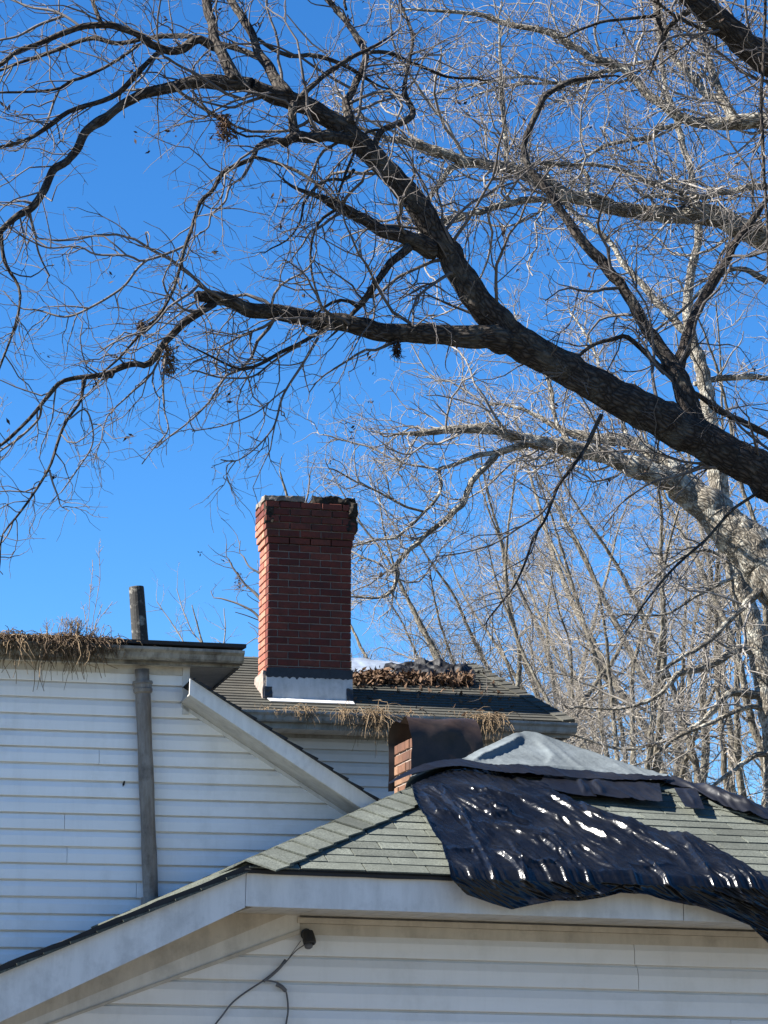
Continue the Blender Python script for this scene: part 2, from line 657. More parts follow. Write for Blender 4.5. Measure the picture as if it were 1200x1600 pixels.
# ================================================================== THE SETTING
g = MB()
NG = 40
P = [[(-400 + 800 * j / NG, -120 + 800 * i / NG, 0.0) for j in range(NG + 1)] for i in range(NG + 1)]
g.grid(P)
ground = g.build('ground', M['ground'])
ground['kind'] = 'structure'

# ------------------------------------------------------------------ shared builders


def siding(F, parent, vwall, z0, e, n, uleft, uright, mat, joints, seed, lap=0.020):
    """lapped vinyl boards; uleft / uright are functions of height; joints: course -> list of u"""
    rs = random.Random(seed)
    for i in range(n):
        zb = z0 + i * e
        prof = [(-0.016, e + 0.002), (-0.016, e - 0.012), (0.004, e - 0.014), (lap - 0.001, e * 0.58), (lap + 0.001, 0.004), (lap - 0.001, 0.0), (-0.016, 0.0)]
        cuts = [None] + sorted(joints.get(i, [])) + [None]
        for k in range(len(cuts) - 1):
            jz, jv = rs.uniform(-0.0015, 0.0015), rs.uniform(0, 0.0015)
            ua = [uleft(zb + q[1]) if cuts[k] is None else cuts[k] + 0.0015 for q in prof]
            ub = [uright(zb + q[1]) if cuts[k + 1] is None else cuts[k + 1] - 0.0015 for q in prof]
            if min(b - a for a, b in zip(ua, ub)) < 0.02:
                if max(b - a for a, b in zip(ua, ub)) < 0.03:
                    continue
                ub = [max(a + 0.02, b) for a, b in zip(ua, ub)]
            cols = 7
            rows = []
            for c in range(cols):
                t = c / (cols - 1)
                wob = rs.gauss(0, 0.0012) if 0 < c < cols - 1 else 0
                rows.append([F(ua[q] * (1 - t) + ub[q] * t, vwall - prof[q][0] - jv + wob * (q / 6), zb + prof[q][1] + jz) for q in range(7)])
            m = MB()
            m.grid(rows)
            m.f.append(tuple(range(6, -1, -1)))
            o = (cols - 1) * 7
            m.f.append(tuple(o + q for q in range(7)))
            m.build('siding_board', mat, parent)


def slab(F, name, mat, parent, pts, v0, v1, kind=None):
    """a flat board with the outline pts (u, z), between the depths v0 and v1"""
    m = MB()
    m.prism([F(u, v0, z) for u, z in pts], [F(u, v1, z) for u, z in pts])
    fx = m.mesh(name)
    fix_normals(fx)
    return link(name, fx, mat, parent, kind)


def gutter(F, name, mat, parent, u0, u1, vback, z1, depth=0.12, h=0.09, sag=None):
    prof = [(0.0, 0.0), (0.0, -h), (-depth * 0.62, -h), (-depth * 0.72, -h * 0.82), (-depth * 0.80, -h * 0.45), (-depth, -h * 0.22), (-depth, 0.0), (-depth + 0.012, 0.002), (-depth + 0.012, -0.006),
            (-depth + 0.004, -0.012), (-depth * 0.70, -h * 0.5), (-depth * 0.6, -h + 0.006), (-0.006, -h + 0.006), (-0.006, 0.0)]
    cols = 24
    m = MB()
    rows = []
    for c in range(cols + 1):
        t = c / cols
        dz = sag(t) if sag else 0.0
        rows.append([F(u0 + (u1 - u0) * t, vback + a, z1 + b + dz) for a, b in prof + prof[:1]])
    m.grid(rows)
    k = len(prof) + 1
    m.f.append(tuple(range(k - 1)))
    m.f.append(tuple(cols * k + q for q in range(k - 2, -1, -1)))
    me = m.mesh(name)
    fix_normals(me)
    return link(name, me, mat, parent)


def lapped(F, fn, s0, s1, e, name, mat, parent, t=0.008):
    """rows of shingles as overlapping strips joined in one part: fn(s) -> (left point, right point, normal)"""
    m = MB()
    s = s0
    while s < s1 - 0.01:
        sa, sb = s, min(s + e * 1.12, s1)
        (A, B, n) = fn(sa)
        (C, D, _) = fn(sb)
        j = 0.003 * random.random()
        m.hexa([A, B, D, C, A + n * (t + 0.006 + j), B + n * (t + 0.006 + 0.003 * random.random()), D + n * 0.004, C + n * 0.004])
        s += e
    return m.build(name, mat, parent, kind='stuff')


# ================================================================== LEFT HOUSE
VL = 16.23
VGL = VL - 0.28                                                # lip of the gutter
zL0, eL = H.cast(0, 1479.7, VL - 0.014)[2], None
eL = (H.cast(0, 1112, VL - 0.014)[2] - zL0) / 14.0
uC = H.cast(291, 1070, VL)[0]                                  # its corner
VR = VL - 0.42                                                     # front of the rake board
ra, rb = H.cast(297, 1060, VR), H.cast(600, 1259, VR)          # top edge of the rake
rc_, rd = H.cast(296, 1085, VR), H.cast(600, 1287, VR)         # bottom edge
kr = (rb[2] - ra[2]) / (rb[0] - ra[0])
zrb = lambda u: rc_[2] + (rd[2] - rc_[2]) / (rd[0] - rc_[0]) * (u - rc_[0])      # rake bottom
urb = lambda z: rc_[0] + (z - rc_[2]) * (rd[0] - rc_[0]) / (rd[2] - rc_[2])
house = thing('white_house', 'white clapboard house with a rusty downspout and a straw-filled gutter', 'house', H(uC - 2, VL, 0))
zgL = H.cast(300, 1011, VGL)[2]                              # rim of the gutter
wallL = MB()
wallL.box(H, -4.5, uC - 0.002, VL + 0.02, VL + 0.16, -0.1, zgL + 0.02)
wallL.box(H, -4.5, -4.34, VL + 0.17, VL + 4.6, -0.1, zgL + 0.02)
wallL.box(H, uC - 0.16, uC - 0.003, VL + 0.17, VL + 4.6, -0.1, zgL + 0.02)
# wall under the lean-to roof
uEnd = rd[0] + 0.55
wl = wallL.build('wall', M['siding'], house)
m = MB()
m.prism([H(uC, VL + 0.022, -0.1), H(uEnd, VL + 0.022, -0.1), H(uEnd, VL + 0.022, zrb(uEnd)), H(uC, VL + 0.022, zrb(uC))],
        [H(uC, VL + 0.16, -0.1), H(uEnd, VL + 0.16, -0.1), H(uEnd, VL + 0.16, zrb(uEnd)), H(uC, VL + 0.16, zrb(uC))])
fx = m.mesh('wall')
fix_normals(fx)
link('wall', fx, M['siding'], house)
nL = int((zgL - 0.13 - zL0) / eL) + 1
zstart = zL0 - 9 * eL
jL = {}
rs = random.Random(5)
for i in range(nL + 9):
    if rs.random() < 0.45:
        jL[i] = [rs.uniform(-1.5, 1.9)]
    elif rs.random() < 0.3:
        jL[i] = [rs.uniform(-0.5, 1.6)]
for (x, y) in ((155, 1178), (101, 1278), (213, 1385)):
    q = H.cast(x, y, VL - 0.014)
    jL[int((q[2] - zstart) / eL)] = [q[0]]


def rightL(z):
    return uC - 0.03 if z > zrb(uC) - 0.01 else min(urb(z) - 0.0, uEnd)


siding(H, wl, VL, zstart, eL, nL + 9, lambda z: -4.48, rightL, M['siding'], jL, 3)
# corner board, frieze under the eave
m = MB()
m.box(H, uC - 0.03, uC + 0.02, VL - 0.03, VL + 0.05, zrb(uC) - 0.06, zgL - 0.10)
m.build('corner_board', M['trim'], house)
m = MB()
m.box(H, -4.5, uC - 0.032, VL - 0.026, VL - 0.0005, zgL - 0.165, zgL - 0.092)
m.build('frieze_board', M['trim_beige'], house)
# eave
uOver = H.cast(380, 1020, VGL)[0]
m = MB()
m.box(H, -4.5, uOver - 0.02, VL - 0.15, VL - 0.128, zgL - 0.115, zgL + 0.015)
m.build('fascia', M['gutter'], house)
m = MB()
m.box(H, -4.5, uOver - 0.021, VL - 0.127, VL - 0.0008, zgL - 0.108, zgL - 0.093)
m.box(H, uC + 0.021, uOver - 0.021, VL + 0.0, VL + 4.4, zgL - 0.108, zgL - 0.093)
m.build('soffit', M['soffit'], house)
m = MB()
m.box(H, uOver - 0.02, uOver, VL - 0.15, VL + 4.5, zgL - 0.115, zgL + 0.012)
m.build('fascia', M['gutter'], house)
gutter(H, 'gutter', M['gutter'], house, -4.5, uOver + 0.012, VL - 0.151, zgL, 0.13, 0.085, lambda t: 0.02 * math.sin(t * 9) * (1 - t) - 0.010 * t)
# low roof behind the gutter
m = MB()
kL = math.tan(math.radians(3))
m.hexa([H(-4.7, VL - 0.24, zgL + 0.018), H(uOver + 0.03, VL - 0.24, zgL + 0.018), H(uOver + 0.03, VL + 4.6, zgL + 0.018 + kL * 4.84), H(-4.7, VL + 4.6, zgL + 0.018 + kL * 4.84),
        H(-4.7, VL - 0.24, zgL + 0.045), H(uOver + 0.03, VL - 0.24, zgL + 0.045), H(uOver + 0.03, VL + 4.6, zgL + 0.045 + kL * 4.84), H(-4.7, VL + 4.6, zgL + 0.045 + kL * 4.84)])
m.build('roof', M['felt'], house)
# lean-to roof with its rake board
slab(H, 'rake_board', M['trim'], house, [(ra[0], ra[2]), (rb[0] + 0.5, rb[2] + kr * 0.5), (rd[0] + 0.5, rd[2] + kr * 0.5), (rc_[0], rc_[2])], VR, VR + 0.022)
m = MB()
u0, u1 = rc_[0] + 0.004, rd[0] + 0.5
m.hexa([H(u0, VR + 0.023, zrb(u0) + 0.0), H(u1, VR + 0.023, zrb(u1)), H(u1, VL - 0.001, zrb(u1)), H(u0, VL - 0.001, zrb(u0)),
        H(u0, VR + 0.023, zrb(u0) + 0.012), H(u1, VR + 0.023, zrb(u1) + 0.012), H(u1, VL - 0.001, zrb(u1) + 0.012), H(u0, VL - 0.001, zrb(u0) + 0.012)])
m.build('soffit', M['soffit'], house)
m = MB()
m.hexa([H(u0, VL - 0.03, zrb(u0) - 0.03), H(u1, VL - 0.03, zrb(u1) - 0.03), H(u1, VL - 0.002, zrb(u1) - 0.03), H(u0, VL - 0.002, zrb(u0) - 0.03),
        H(u0, VL - 0.03, zrb(u0) - 0.002), H(u1, VL - 0.03, zrb(u1) - 0.002), H(u1, VL - 0.002, zrb(u1) - 0.002), H(u0, VL - 0.002, zrb(u0) - 0.002)])
m.build('rake_trim', M['trim'], house)
zra = lambda u: ra[2] + kr * (u - ra[0])
nrm = -H.r * kr + H.u
nrm = nrm / np.linalg.norm(nrm)
lapped(H, lambda s: (H(rb[0] + 0.5 - s, VR - 0.03, zra(rb[0] + 0.5 - s) + 0.002), H(rb[0] + 0.5 - s, VL + 4.4, zra(rb[0] + 0.5 - s) + 0.002), nrm),
       0, rb[0] + 0.5 - ra[0] - 0.01, 0.11, 'lean_to_roof', M['felt'], house, 0.012)
# downspout, leaning
d0, d1 = H.cast(222, 1046, VL - 0.085), H.cast(236, 1412, VL - 0.085)
p0, p1 = Vector(H(*d0)), Vector(H(*d1))
ax = (p1 - p0).normalized()
Ld = (p1 - p0).length
ds = MB()
prof = [(0.0, 0.052), (0.06, 0.050)] + [(0.1 + (Ld + 0.45) * i / 14, 0.053 + 0.0025 * math.sin(i * 1.7)) for i in range(15)]
ds.lathe(p0, ax, prof, 20)
dso = ds.build('downspout', M['iron'], house, smooth=True)
c = MB()
hc = (H.cast(223, 1066, VL - 0.085)[2])
t0_ = (d0[2] - hc)
c.lathe(p0 + ax * (t0_ - 0.005), ax, [(0, 0.052), (0, 0.071), (0.018, 0.074), (0.022, 0.066), (0.05, 0.064), (0.055, 0.070), (0.078, 0.067), (0.09, 0.053)], 20)
c.build('collar', M['iron'], dso)
c = MB()
c.lathe(p0 + ax * (Ld - 0.045), ax, [(0, 0.054), (0, 0.068), (0.03, 0.070), (0.1, 0.073), (0.22, 0.075), (0.22, 0.054)], 20)
c.build('collar', M['iron'], dso)
qh = H.cast(193, 1224, VL - 0.017)
slab(H, 'hole', M['felt'], house, [(qh[0] - 0.004, qh[2] - 0.024), (qh[0] + 0.008, qh[2] - 0.008), (qh[0] + 0.012, qh[2] + 0.018), (qh[0] + 0.002, qh[2] + 0.022), (qh[0] - 0.007, qh[2] - 0.006)], VL - 0.019, VL - 0.014)
# vent pipe through the roof
q0, q1 = H.cast(219, 1000, VL + 0.5), H.cast(213, 917, VL + 0.5)
p0, p1 = Vector(H(*q0)), Vector(H(*q1))
c = MB()
Lp = (p1 - p0).length
c.lathe(p0 - (p1 - p0).normalized() * 0.25, (p1 - p0), [(0, 0.062), (0.2, 0.062), (0.30, 0.060), (Lp + 0.24, 0.056), (Lp + 0.25, 0.054), (Lp + 0.25, 0.046), (Lp, 0.045)], 20)
c.build('vent_pipe', M['vent'], house, smooth=False)

# ================================================================== REAR HOUSE with the brick chimney
KR = 0.45
VG = 21.47
eR = H.cast(893, 1129, VG)
zGR, uER = eR[2], eR[0]
zroof = lambda v: zGR + 0.012 + KR * (v - VG)
rid = H.cast_slope(744, 1041, VG, zGR + 0.012, KR)
vRid, uRid, zRid = rid[1], rid[0], rid[2]
rear = thing('hip_roofed_house', 'rear house with brown-grey hip roof, tall red brick chimney and grey gutter', 'house', H(uRid - 2, VG + 1.5, 0))
U0 = -1.5
nf = np.array(-H.d * KR + H.u)
nf /= np.linalg.norm(nf)
Sl = math.hypot(vRid - VG, zRid - zroof(VG))


def rear_fn(s):
    t = s / Sl
    v = VG - 0.03 + (vRid - VG + 0.03) * t
    return H(U0, v, zroof(v)), H(uER + 0.02 + (uRid - uER - 0.02) * t, v, zroof(v)), nf


roofR = lapped(H, rear_fn, 0, Sl, 0.095, 'roof', M['shingle_rear'], rear, 0.006)
m = MB()
vb2 = 2 * vRid - VG
zb2 = zroof(VG)
m.quad(H(U0, vRid, zRid), H(uRid, vRid, zRid), H(uER, vb2, zb2), H(U0, vb2, zb2))
m.f.append((len(m.v), len(m.v) + 1, len(m.v) + 2))
m.v += [tuple(H(uRid, vRid, zRid)), tuple(H(uER, VG, zb2)), tuple(H(uER, vb2, zb2))]
m.build('back_slope', M['shingle_rear'], rear)
# caps along the right hand hip and the ridge
A, B = H(uER + 0.02, VG - 0.03, zroof(VG - 0.03) + 0.012), H(uRid, vRid, zRid + 0.012)
hipd = (B - A)
hl = np.linalg.norm(hipd)
hipd /= hl
side = np.cross(hipd, nf)
side /= np.linalg.norm(side)
side = -side if side @ H.r > 0 else side
for i in range(int(hl / 0.16) + 1):
    a = A + hipd * (i * 0.16)
    b = A + hipd * min(hl, i * 0.16 + 0.19)
    m = MB()
    dn = np.array([0, 0, -0.035])
    m.hexa([a + side * 0.13, a, b, b + side * 0.13, a + side * 0.13 + nf * 0.018, a + nf * 0.024, b + nf * 0.012, b + side * 0.13 + nf * 0.008])
    m.build('hip_cap', M['shingle_rear'], rear)
VW = VG + 0.47
m = MB()
m.box(H, U0 + 0.3, uER - 0.42, VW + 0.02, VW + 0.15, -0.1, zGR - 0.02)
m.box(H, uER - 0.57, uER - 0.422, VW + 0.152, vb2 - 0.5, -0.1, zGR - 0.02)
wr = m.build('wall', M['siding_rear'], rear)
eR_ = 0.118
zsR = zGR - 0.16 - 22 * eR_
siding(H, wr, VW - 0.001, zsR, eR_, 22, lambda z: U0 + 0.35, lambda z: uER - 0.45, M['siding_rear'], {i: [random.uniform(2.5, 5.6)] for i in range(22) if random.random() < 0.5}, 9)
m = MB()
m.box(H, U0, uER - 0.01, VG + 0.02, VG + 0.04, zGR - 0.15, zGR)
m.build('fascia', M['gutter_rear'], rear)
m = MB()
m.box(H, uER - 0.03, uER - 0.008, VG + 0.041, vb2 - 0.1, zGR - 0.15, zGR + 0.001)
m.build('fascia', M['gutter_rear'], rear)
i = 0
u = H.cast(430, 1150, VG)[0]
while u < uER - 0.2:                                            # soffit of narrow vented panels
    m = MB()
    m.box(H, u, u + 0.145, VG + 0.041, VW - 0.002, zGR - 0.142, zGR - 0.13)
    m.build('soffit_panel', M['soffit'], rear)
    u += 0.15
m = MB()
m.box(H, U0 + 0.3, uER - 0.44, VW - 0.03, VW - 0.002, zGR - 0.175, zGR - 0.143)
m.build('frieze_board', M['gutter_rear'], rear)
gutter(H, 'gutter', M['gutter_rear'], rear, U0, uER + 0.03, VG + 0.019, zGR - 0.005, 0.12, 0.10, lambda t: 0.012 * math.sin(t * 11))

# ---- tall brick chimney
cb = H.cast_slope(416, 1093, VG, zGR + 0.012, KR)
vC, uCh = cb[1], cb[0]
ub = H.cast(549, 1094, vC)[0]
CW = ub - uCh
CD = 0.45                                                       # depth
zbase = cb[2] - 0.02
ztop = H.cast(480, 786, vC)[2]
NB = 4
BL = CW / NB                                                    # brick + joint
NC = 28
BH = (ztop - zbase) / NC
chim = MB()
jt = 0.011
chim.box(H, uCh + 0.012, uCh + CW - 0.012, vC + 0.012, vC + CD - 0.012, zbase - 0.07, ztop - BH * 6)
chim.box(H, uCh - 0.012, uCh + CW + 0.012, vC - 0.012, vC + CD + 0.02, ztop - BH * 5 + 0.004, ztop - 0.012)
chimney = chim.build('chimney', M['mortar'], rear)
rotz = Matrix.Rotation(math.radians(14.0), 4, 'Z')


def brick_mesh(L, D, Hh, name, mat):
    b = 0.004
    m = MB()
    x, y, z = L / 2, D / 2, Hh / 2
    # chamfered on the outer (-y) face
    m.v += [(-x, y, -z), (x, y, -z), (x, y, z), (-x, y, z), (-x, -y + b, -z), (x, -y + b, -z), (x, -y + b, z), (-x, -y + b, z),
            (-x + b, -y, -z + b), (x - b, -y, -z + b), (x - b, -y, z - b), (-x + b, -y, z - b)]
    m.f += [(0, 3, 2, 1), (0, 1, 5, 4), (1, 2, 6, 5), (2, 3, 7, 6), (3, 0, 4, 7), (4, 5, 9, 8), (5, 6, 10, 9), (6, 7, 11, 10), (7, 4, 8, 11), (8, 9, 10, 11)]
    me = m.mesh(name)
    me.materials.append(mat)
    return me


_bm = {}


def brick(parent, cu, cv, cz, L, D, Hh, mat, turn=0, jit=0.003):
    key = (round(L, 3), round(D, 3), mat.name, round(Hh, 3))
    if key not in _bm:
        _bm[key] = brick_mesh(L, D, Hh, 'brick', mat)
    ob = link('brick', _bm[key], None, parent)
    pos = H(cu, cv, cz)
    n_ = [(0, -1), (-1, 0)][turn]
    push = random.uniform(-jit, jit)
    pos = pos + (H.r * n_[0] + H.d * n_[1]) * push
    ob.matrix_basis = Matrix.Translation(Vector(pos)) @ rotz @ Matrix.Rotation(math.radians(-90) * turn + random.gauss(0, 0.006), 4, 'Z') @ Matrix.Rotation(random.gauss(0, 0.006), 4, 'Y')
    return ob


back = MB()
for i in range(NC):
    zc = zbase + (i + 0.5) * BH
    fromtop = NC - 1 - i
    o = {5: 0.013, 4: 0.026}.get(fromtop, 0.038 if fromtop < 4 else 0.0)
    mat = M['brick_soot'] if fromtop < 5 else M['brick']
    # front face
    x0, x1 = uCh - o, uCh + CW + o
    cuts = [x0] + [uCh + BL * (k + (0.5 if i % 2 else 0)) for k in range(1 if i % 2 == 0 else 0, NB)] + [x1]
    for a, b in zip(cuts[:-1], cuts[1:]):
        brick(chimney, (a + b) / 2, vC - o + 0.05, zc, b - a - jt, 0.1, BH - jt, mat, 0, 0.006 if fromtop < 5 else 0.003)
    # left face
    y0, y1 = vC - o + 0.1, vC + CD + o
    cuts = [y0] + [vC + BL * (k + (0.0 if i % 2 else 0.5)) for k in range(1, 2)] + [y1]
    for a, b in zip(cuts[:-1], cuts[1:]):
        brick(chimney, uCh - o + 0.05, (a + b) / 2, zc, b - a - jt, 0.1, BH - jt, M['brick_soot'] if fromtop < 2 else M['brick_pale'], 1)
    for k in range(4):
        a, b = y0 + (y1 - y0) * k / 4, y0 + (y1 - y0) * (k + 1) / 4
        back.box(H, uCh + CW + o - 0.1, uCh + CW + o, a + 0.004, b - 0.004, zc - BH / 2 + 0.005, zc + BH / 2 - 0.005)
        a, b = x0 + 0.1 + (x1 - x0 - 0.2) * k / 4, x0 + 0.1 + (x1 - x0 - 0.2) * (k + 1) / 4
        back.box(H, a + 0.004, b - 0.004, vC + CD + o - 0.1, vC + CD + o, zc - BH / 2 + 0.005, zc + BH / 2 - 0.005)
back.build('brickwork', M['brick'], chimney, kind='stuff')


def lump(F, u0, u1, v0, v1, z0, z1, seed, amp=0.02, nu=14, nv=6, nz=4):
    """a rough block: box skin with its points pushed about"""
    m = MB()

    def pt(a, b, c):
        p = Vector(F(u0 + (u1 - u0) * a, v0 + (v1 - v0) * b, z0 + (z1 - z0) * c))
        d = mnoise.noise_vector(p * 9 + Vector((seed, 0, 0))) * amp + mnoise.noise_vector(p * 28 + Vector((seed, 3, 0))) * amp * 0.5
        return p + d
    m.grid([[pt(a / nu, 0, c / nz) for a in range(nu + 1)] for c in range(nz + 1)])
    m.grid([[pt(a / nu, 1, c / nz) for a in range(nu, -1, -1)] for c in range(nz + 1)])
    m.grid([[pt(0, 1 - b / nv, c / nz) for b in range(nv + 1)] for c in range(nz + 1)])
    m.grid([[pt(1, b / nv, c / nz) for b in range(nv + 1)] for c in range(nz + 1)])
    m.grid([[pt(a / nu, b / nv, 1) for a in range(nu + 1)] for b in range(nv + 1)])
    m.grid([[pt(a / nu, 1 - b / nv, 0) for a in range(nu + 1)] for b in range(nv + 1)])
    return m


M['wash'] = m_plain('sooty_mortar', (0.17, 0.145, 0.12), 0.9, 0.6, 14, 0.2, 0.5)
M['moss'] = m_plain('dark_moss_and_soot', (0.030, 0.025, 0.020), 0.95, 0.7, 22, 0.1, 0.6)
lump(H, uCh - 0.045, uCh + 0.36, vC - 0.045, vC + CD + 0.03, ztop - 0.002, ztop + 0.055, 1, 0.018).build('mortar_cap', M['wash'], chimney)
lump(H, uCh + 0.46, uCh + CW + 0.03, vC - 0.03, vC + CD + 0.03, ztop - 0.006, ztop + 0.062, 5, 0.035, 18).build('mortar_cap', M['moss'], chimney)
lump(H, uCh + CW - 0.05, uCh + CW + 0.046, vC - 0.044, vC + 0.15, ztop - BH * 4.0, ztop + 0.01, 8, 0.035, 9, 7, 12).build('soot_crust', M['moss'], chimney)
lump(H, uCh - 0.036, uCh + 0.05, vC - 0.040, vC + 0.04, ztop - BH * 3.2, ztop + 0.01, 11, 0.02, 9, 7, 12).build('soot_crust', M['moss'], chimney)
# white flashing and the tar band over it
zf = H.cast(480, 1057, vC)[2]
m = MB()
m.box(H, uCh - 0.006, uCh + CW + 0.008, vC - 0.016, vC - 0.010, zbase - 0.02, zf)
m.hexa([H(uCh + 0.02, vC - 0.11, zroof(vC - 0.11) + 0.018), H(uCh + CW + 0.01, vC - 0.11, zroof(vC - 0.11) + 0.018), H(uCh + CW + 0.008, vC - 0.017, zroof(vC - 0.017) + 0.022), H(uCh, vC - 0.017, zroof(vC - 0.017) + 0.022),
        H(uCh + 0.02, vC - 0.11, zroof(vC - 0.11) + 0.022), H(uCh + CW + 0.01, vC - 0.11, zroof(vC - 0.11) + 0.022), H(uCh + CW + 0.008, vC - 0.017, zroof(vC - 0.017) + 0.028), H(uCh, vC - 0.017, zroof(vC - 0.017) + 0.028)])
m.build('flashing', M['flash'], chimney)
m = MB()
rows = [[], []]
ncol = 90
rag = []
for k in range(ncol + 1):
    t = k / ncol
    u = uCh - 0.008 + (CW + 0.018) * t
    rag.append((u, zf - 0.012 - 0.022 * abs(mnoise.noise(Vector((t * 13, 0, 0)))) - 0.03 * max(0, mnoise.noise(Vector((t * 24, 7, 0))))))
top = [(u, zf + 0.075 + 0.008 * mnoise.noise(Vector((u * 9, 3, 0)))) for u, _ in rag]
m.grid([[H(u, vC - 0.019, z) for u, z in rag], [H(u, vC - 0.020, z) for u, z in top]])
m.grid([[H(u, vC - 0.020, z) for u, z in top], [H(u, vC - 0.004, z + 0.003) for u, z in top]])
m.build('tar_band', M['tar'], chimney)
lump(H, uCh - 0.02, uCh + 0.055, vC - 0.03, vC, zbase - 0.01, zbase + 0.15, 21, 0.014, 6, 4, 8).build('tar_patch', M['tar'], chimney)
lump(H, uCh + CW - 0.055, uCh + CW + 0.015, vC - 0.03, vC, zbase - 0.02, zbase + 0.15, 24, 0.014, 6, 4, 8).build('tar_patch', M['tar'], chimney)
lump(H, uCh - 0.035, uCh + 0.0, vC - 0.004, vC + CD, zbase - 0.06, zbase + 0.30, 27, 0.012, 4, 10, 10).build('parging', M['mortar'], chimney)

# ================================================================== FRONT WING
VE, VWL = 10.4, 11.05
E = W.cast(387, 1353, VE)
uE, zE = E[0], E[2]
zFb = W.cast(387, 1416, VE)[2]
ap = W.cast(820, 1159, VE + 2.0)
uA, vA, zA = ap
kf = (zA - zE) / (vA - VE)
kl = (zA - zE) / (uA - uE)
uE2 = 2 * uA - uE
wing = thing('front_wing', 'low front wing with green-grey shingle roof and white siding', 'house', W(uA, VWL, 0))
Lk = W.cast(0, 1511, VE)
klo = (zE - Lk[2]) / (uE - Lk[0])
uFar = uE - 3.2
# walls
fb1, fb2 = W.cast(387, 1416, VE), W.cast(0, 1597, VE)
kb = (fb1[2] - fb2[2]) / (fb1[0] - fb2[0])
zrk = lambda u: fb1[2] + kb * (u - fb1[0])                    # underside of the rake board
uw0, uw1 = uE - 2.6, uE2 + 2.0
slab_pts = [(uw0, -0.3), (uw1, -0.3), (uw1, zFb - 0.03 - kb * (uw1 - uE2)), (uE2, zFb + 0.02), (uE, zFb + 0.02), (uw0, zrk(uw0) + 0.02)]
wf = slab(W, 'wall', M['siding'], wing, slab_pts, VWL + 0.02, VWL + 0.15)
m = MB()
m.box(W, uw0, uw0 + 0.15, VWL + 0.152, VL - 0.1, -0.3, zrk(uw0))
m.build('wall', M['siding'], wing)
m = MB()
m.box(W, uw1 - 0.15, uw1, VWL + 0.152, 21.0, -0.3, zFb - kb * (uw1 - uE2) - 0.05)
m.build('wall', M['siding'], wing)
zW0 = W.cast(600, 1577, VWL - 0.014)[2]
eW = (W.cast(600, 1497, VWL - 0.014)[2] - zW0) / 2.0
tb1, tb2 = W.cast(468, 1459, VWL - 0.02), W.cast(80, 1601, VWL - 0.02)
utb = lambda z: max(uw0, tb1[0] + (z - tb1[2]) * (tb2[0] - tb1[0]) / (tb2[2] - tb1[2]))
ztb = lambda u: tb1[2] + (u - tb1[0]) * (tb2[2] - tb1[2]) / (tb2[0] - tb1[0])
nW = 3
zst = zW0 - 14 * eW
jn = W.cast(997, 1515, VWL - 0.014)
jW = {14: [uE + 3.3], 15: [jn[0]], 16: [jn[0] - 0.02], 13: [uE + 2.6], 12: [uE + 1.9]}
siding(W, wf, VWL, zst, eW, 14 + 3, utb, lambda z: uw1, M['siding'], jW, 4)
# first (cut) course under the frieze
zF0 = zst + 17 * eW
hF = zFb - 0.075 - zF0
m = MB()
m.hexa([W(utb(zF0), VWL - 0.014, zF0), W(uw1, VWL - 0.014, zF0), W(uw1, VWL, zF0), W(utb(zF0), VWL, zF0),
        W(utb(zF0 + hF), VWL - 0.006, zF0 + hF), W(uw1, VWL - 0.006, zF0 + hF), W(uw1, VWL, zF0 + hF), W(utb(zF0 + hF), VWL, zF0 + hF)])
m.build('siding_board', M['siding'], wf)
# frieze under the front soffit
uT = tb1[0] + 0.0
m = MB()
m.box(W, uT - 0.015, uw1, VWL - 0.045, VWL - 0.001, zFb - 0.032, zFb - 0.006)
m.box(W, uT - 0.012, uw1, VWL - 0.022, VWL - 0.0012, zFb - 0.085, zFb - 0.033)
m.build('frieze_board', M['trim_beige'], wing)
# two rake mouldings on the wall
for (o0, o1, vv, mat) in ((0.0, 0.55, 0.045, 'trim_beige'), (0.55, 0.92, 0.034, 'trim'), (0.92, 1.0, 0.042, 'trim_beige')):
    def zz(u, o):
        return (zrk(u) - 0.006) * (1 - o) + ztb(u) * o
    ua_, ub_ = uw0, uT - 0.003
    slab(W, 'rake_moulding', M[mat], wing, [(ua_, zz(ua_, o0)), (ub_, zz(ub_, o0)), (ub_, zz(ub_, o1)), (ua_, zz(ua_, o1))], VWL - vv, VWL - 0.0015)
# front fascia: boards with a joint, then the soffit panels
jf = W.cast(1068, 1430, VE)[0]
for a, b in ((uE - 0.004, jf - 0.002), (jf + 0.002, uE2)):
    m = MB()
    m.box(W, a, b, VE, VE + 0.022, zFb, zE - 0.012)
    m.build('fascia_board', M['trim'], wing)
u = uE + 0.05
while u < uE + 3.0:
    m = MB()
    m.box(W, u, u + 0.098, VE + 0.024, VWL - 0.002, zFb + 0.004, zFb + 0.014)
    m.build('soffit_panel', M['soffit'], wing)
    u += 0.102
m = MB()
m.box(W, u + 0.0, uw1, VE + 0.024, VWL - 0.002, zFb + 0.004, zFb + 0.014)
m.build('soffit', M['soffit'], wing)
m = MB()
m.box(W, uE - 0.02, uE2, VE + 0.023, VWL + 0.02, zFb + 0.016, zFb + 0.024)
m.build('soffit_backing', M['felt'], wing)
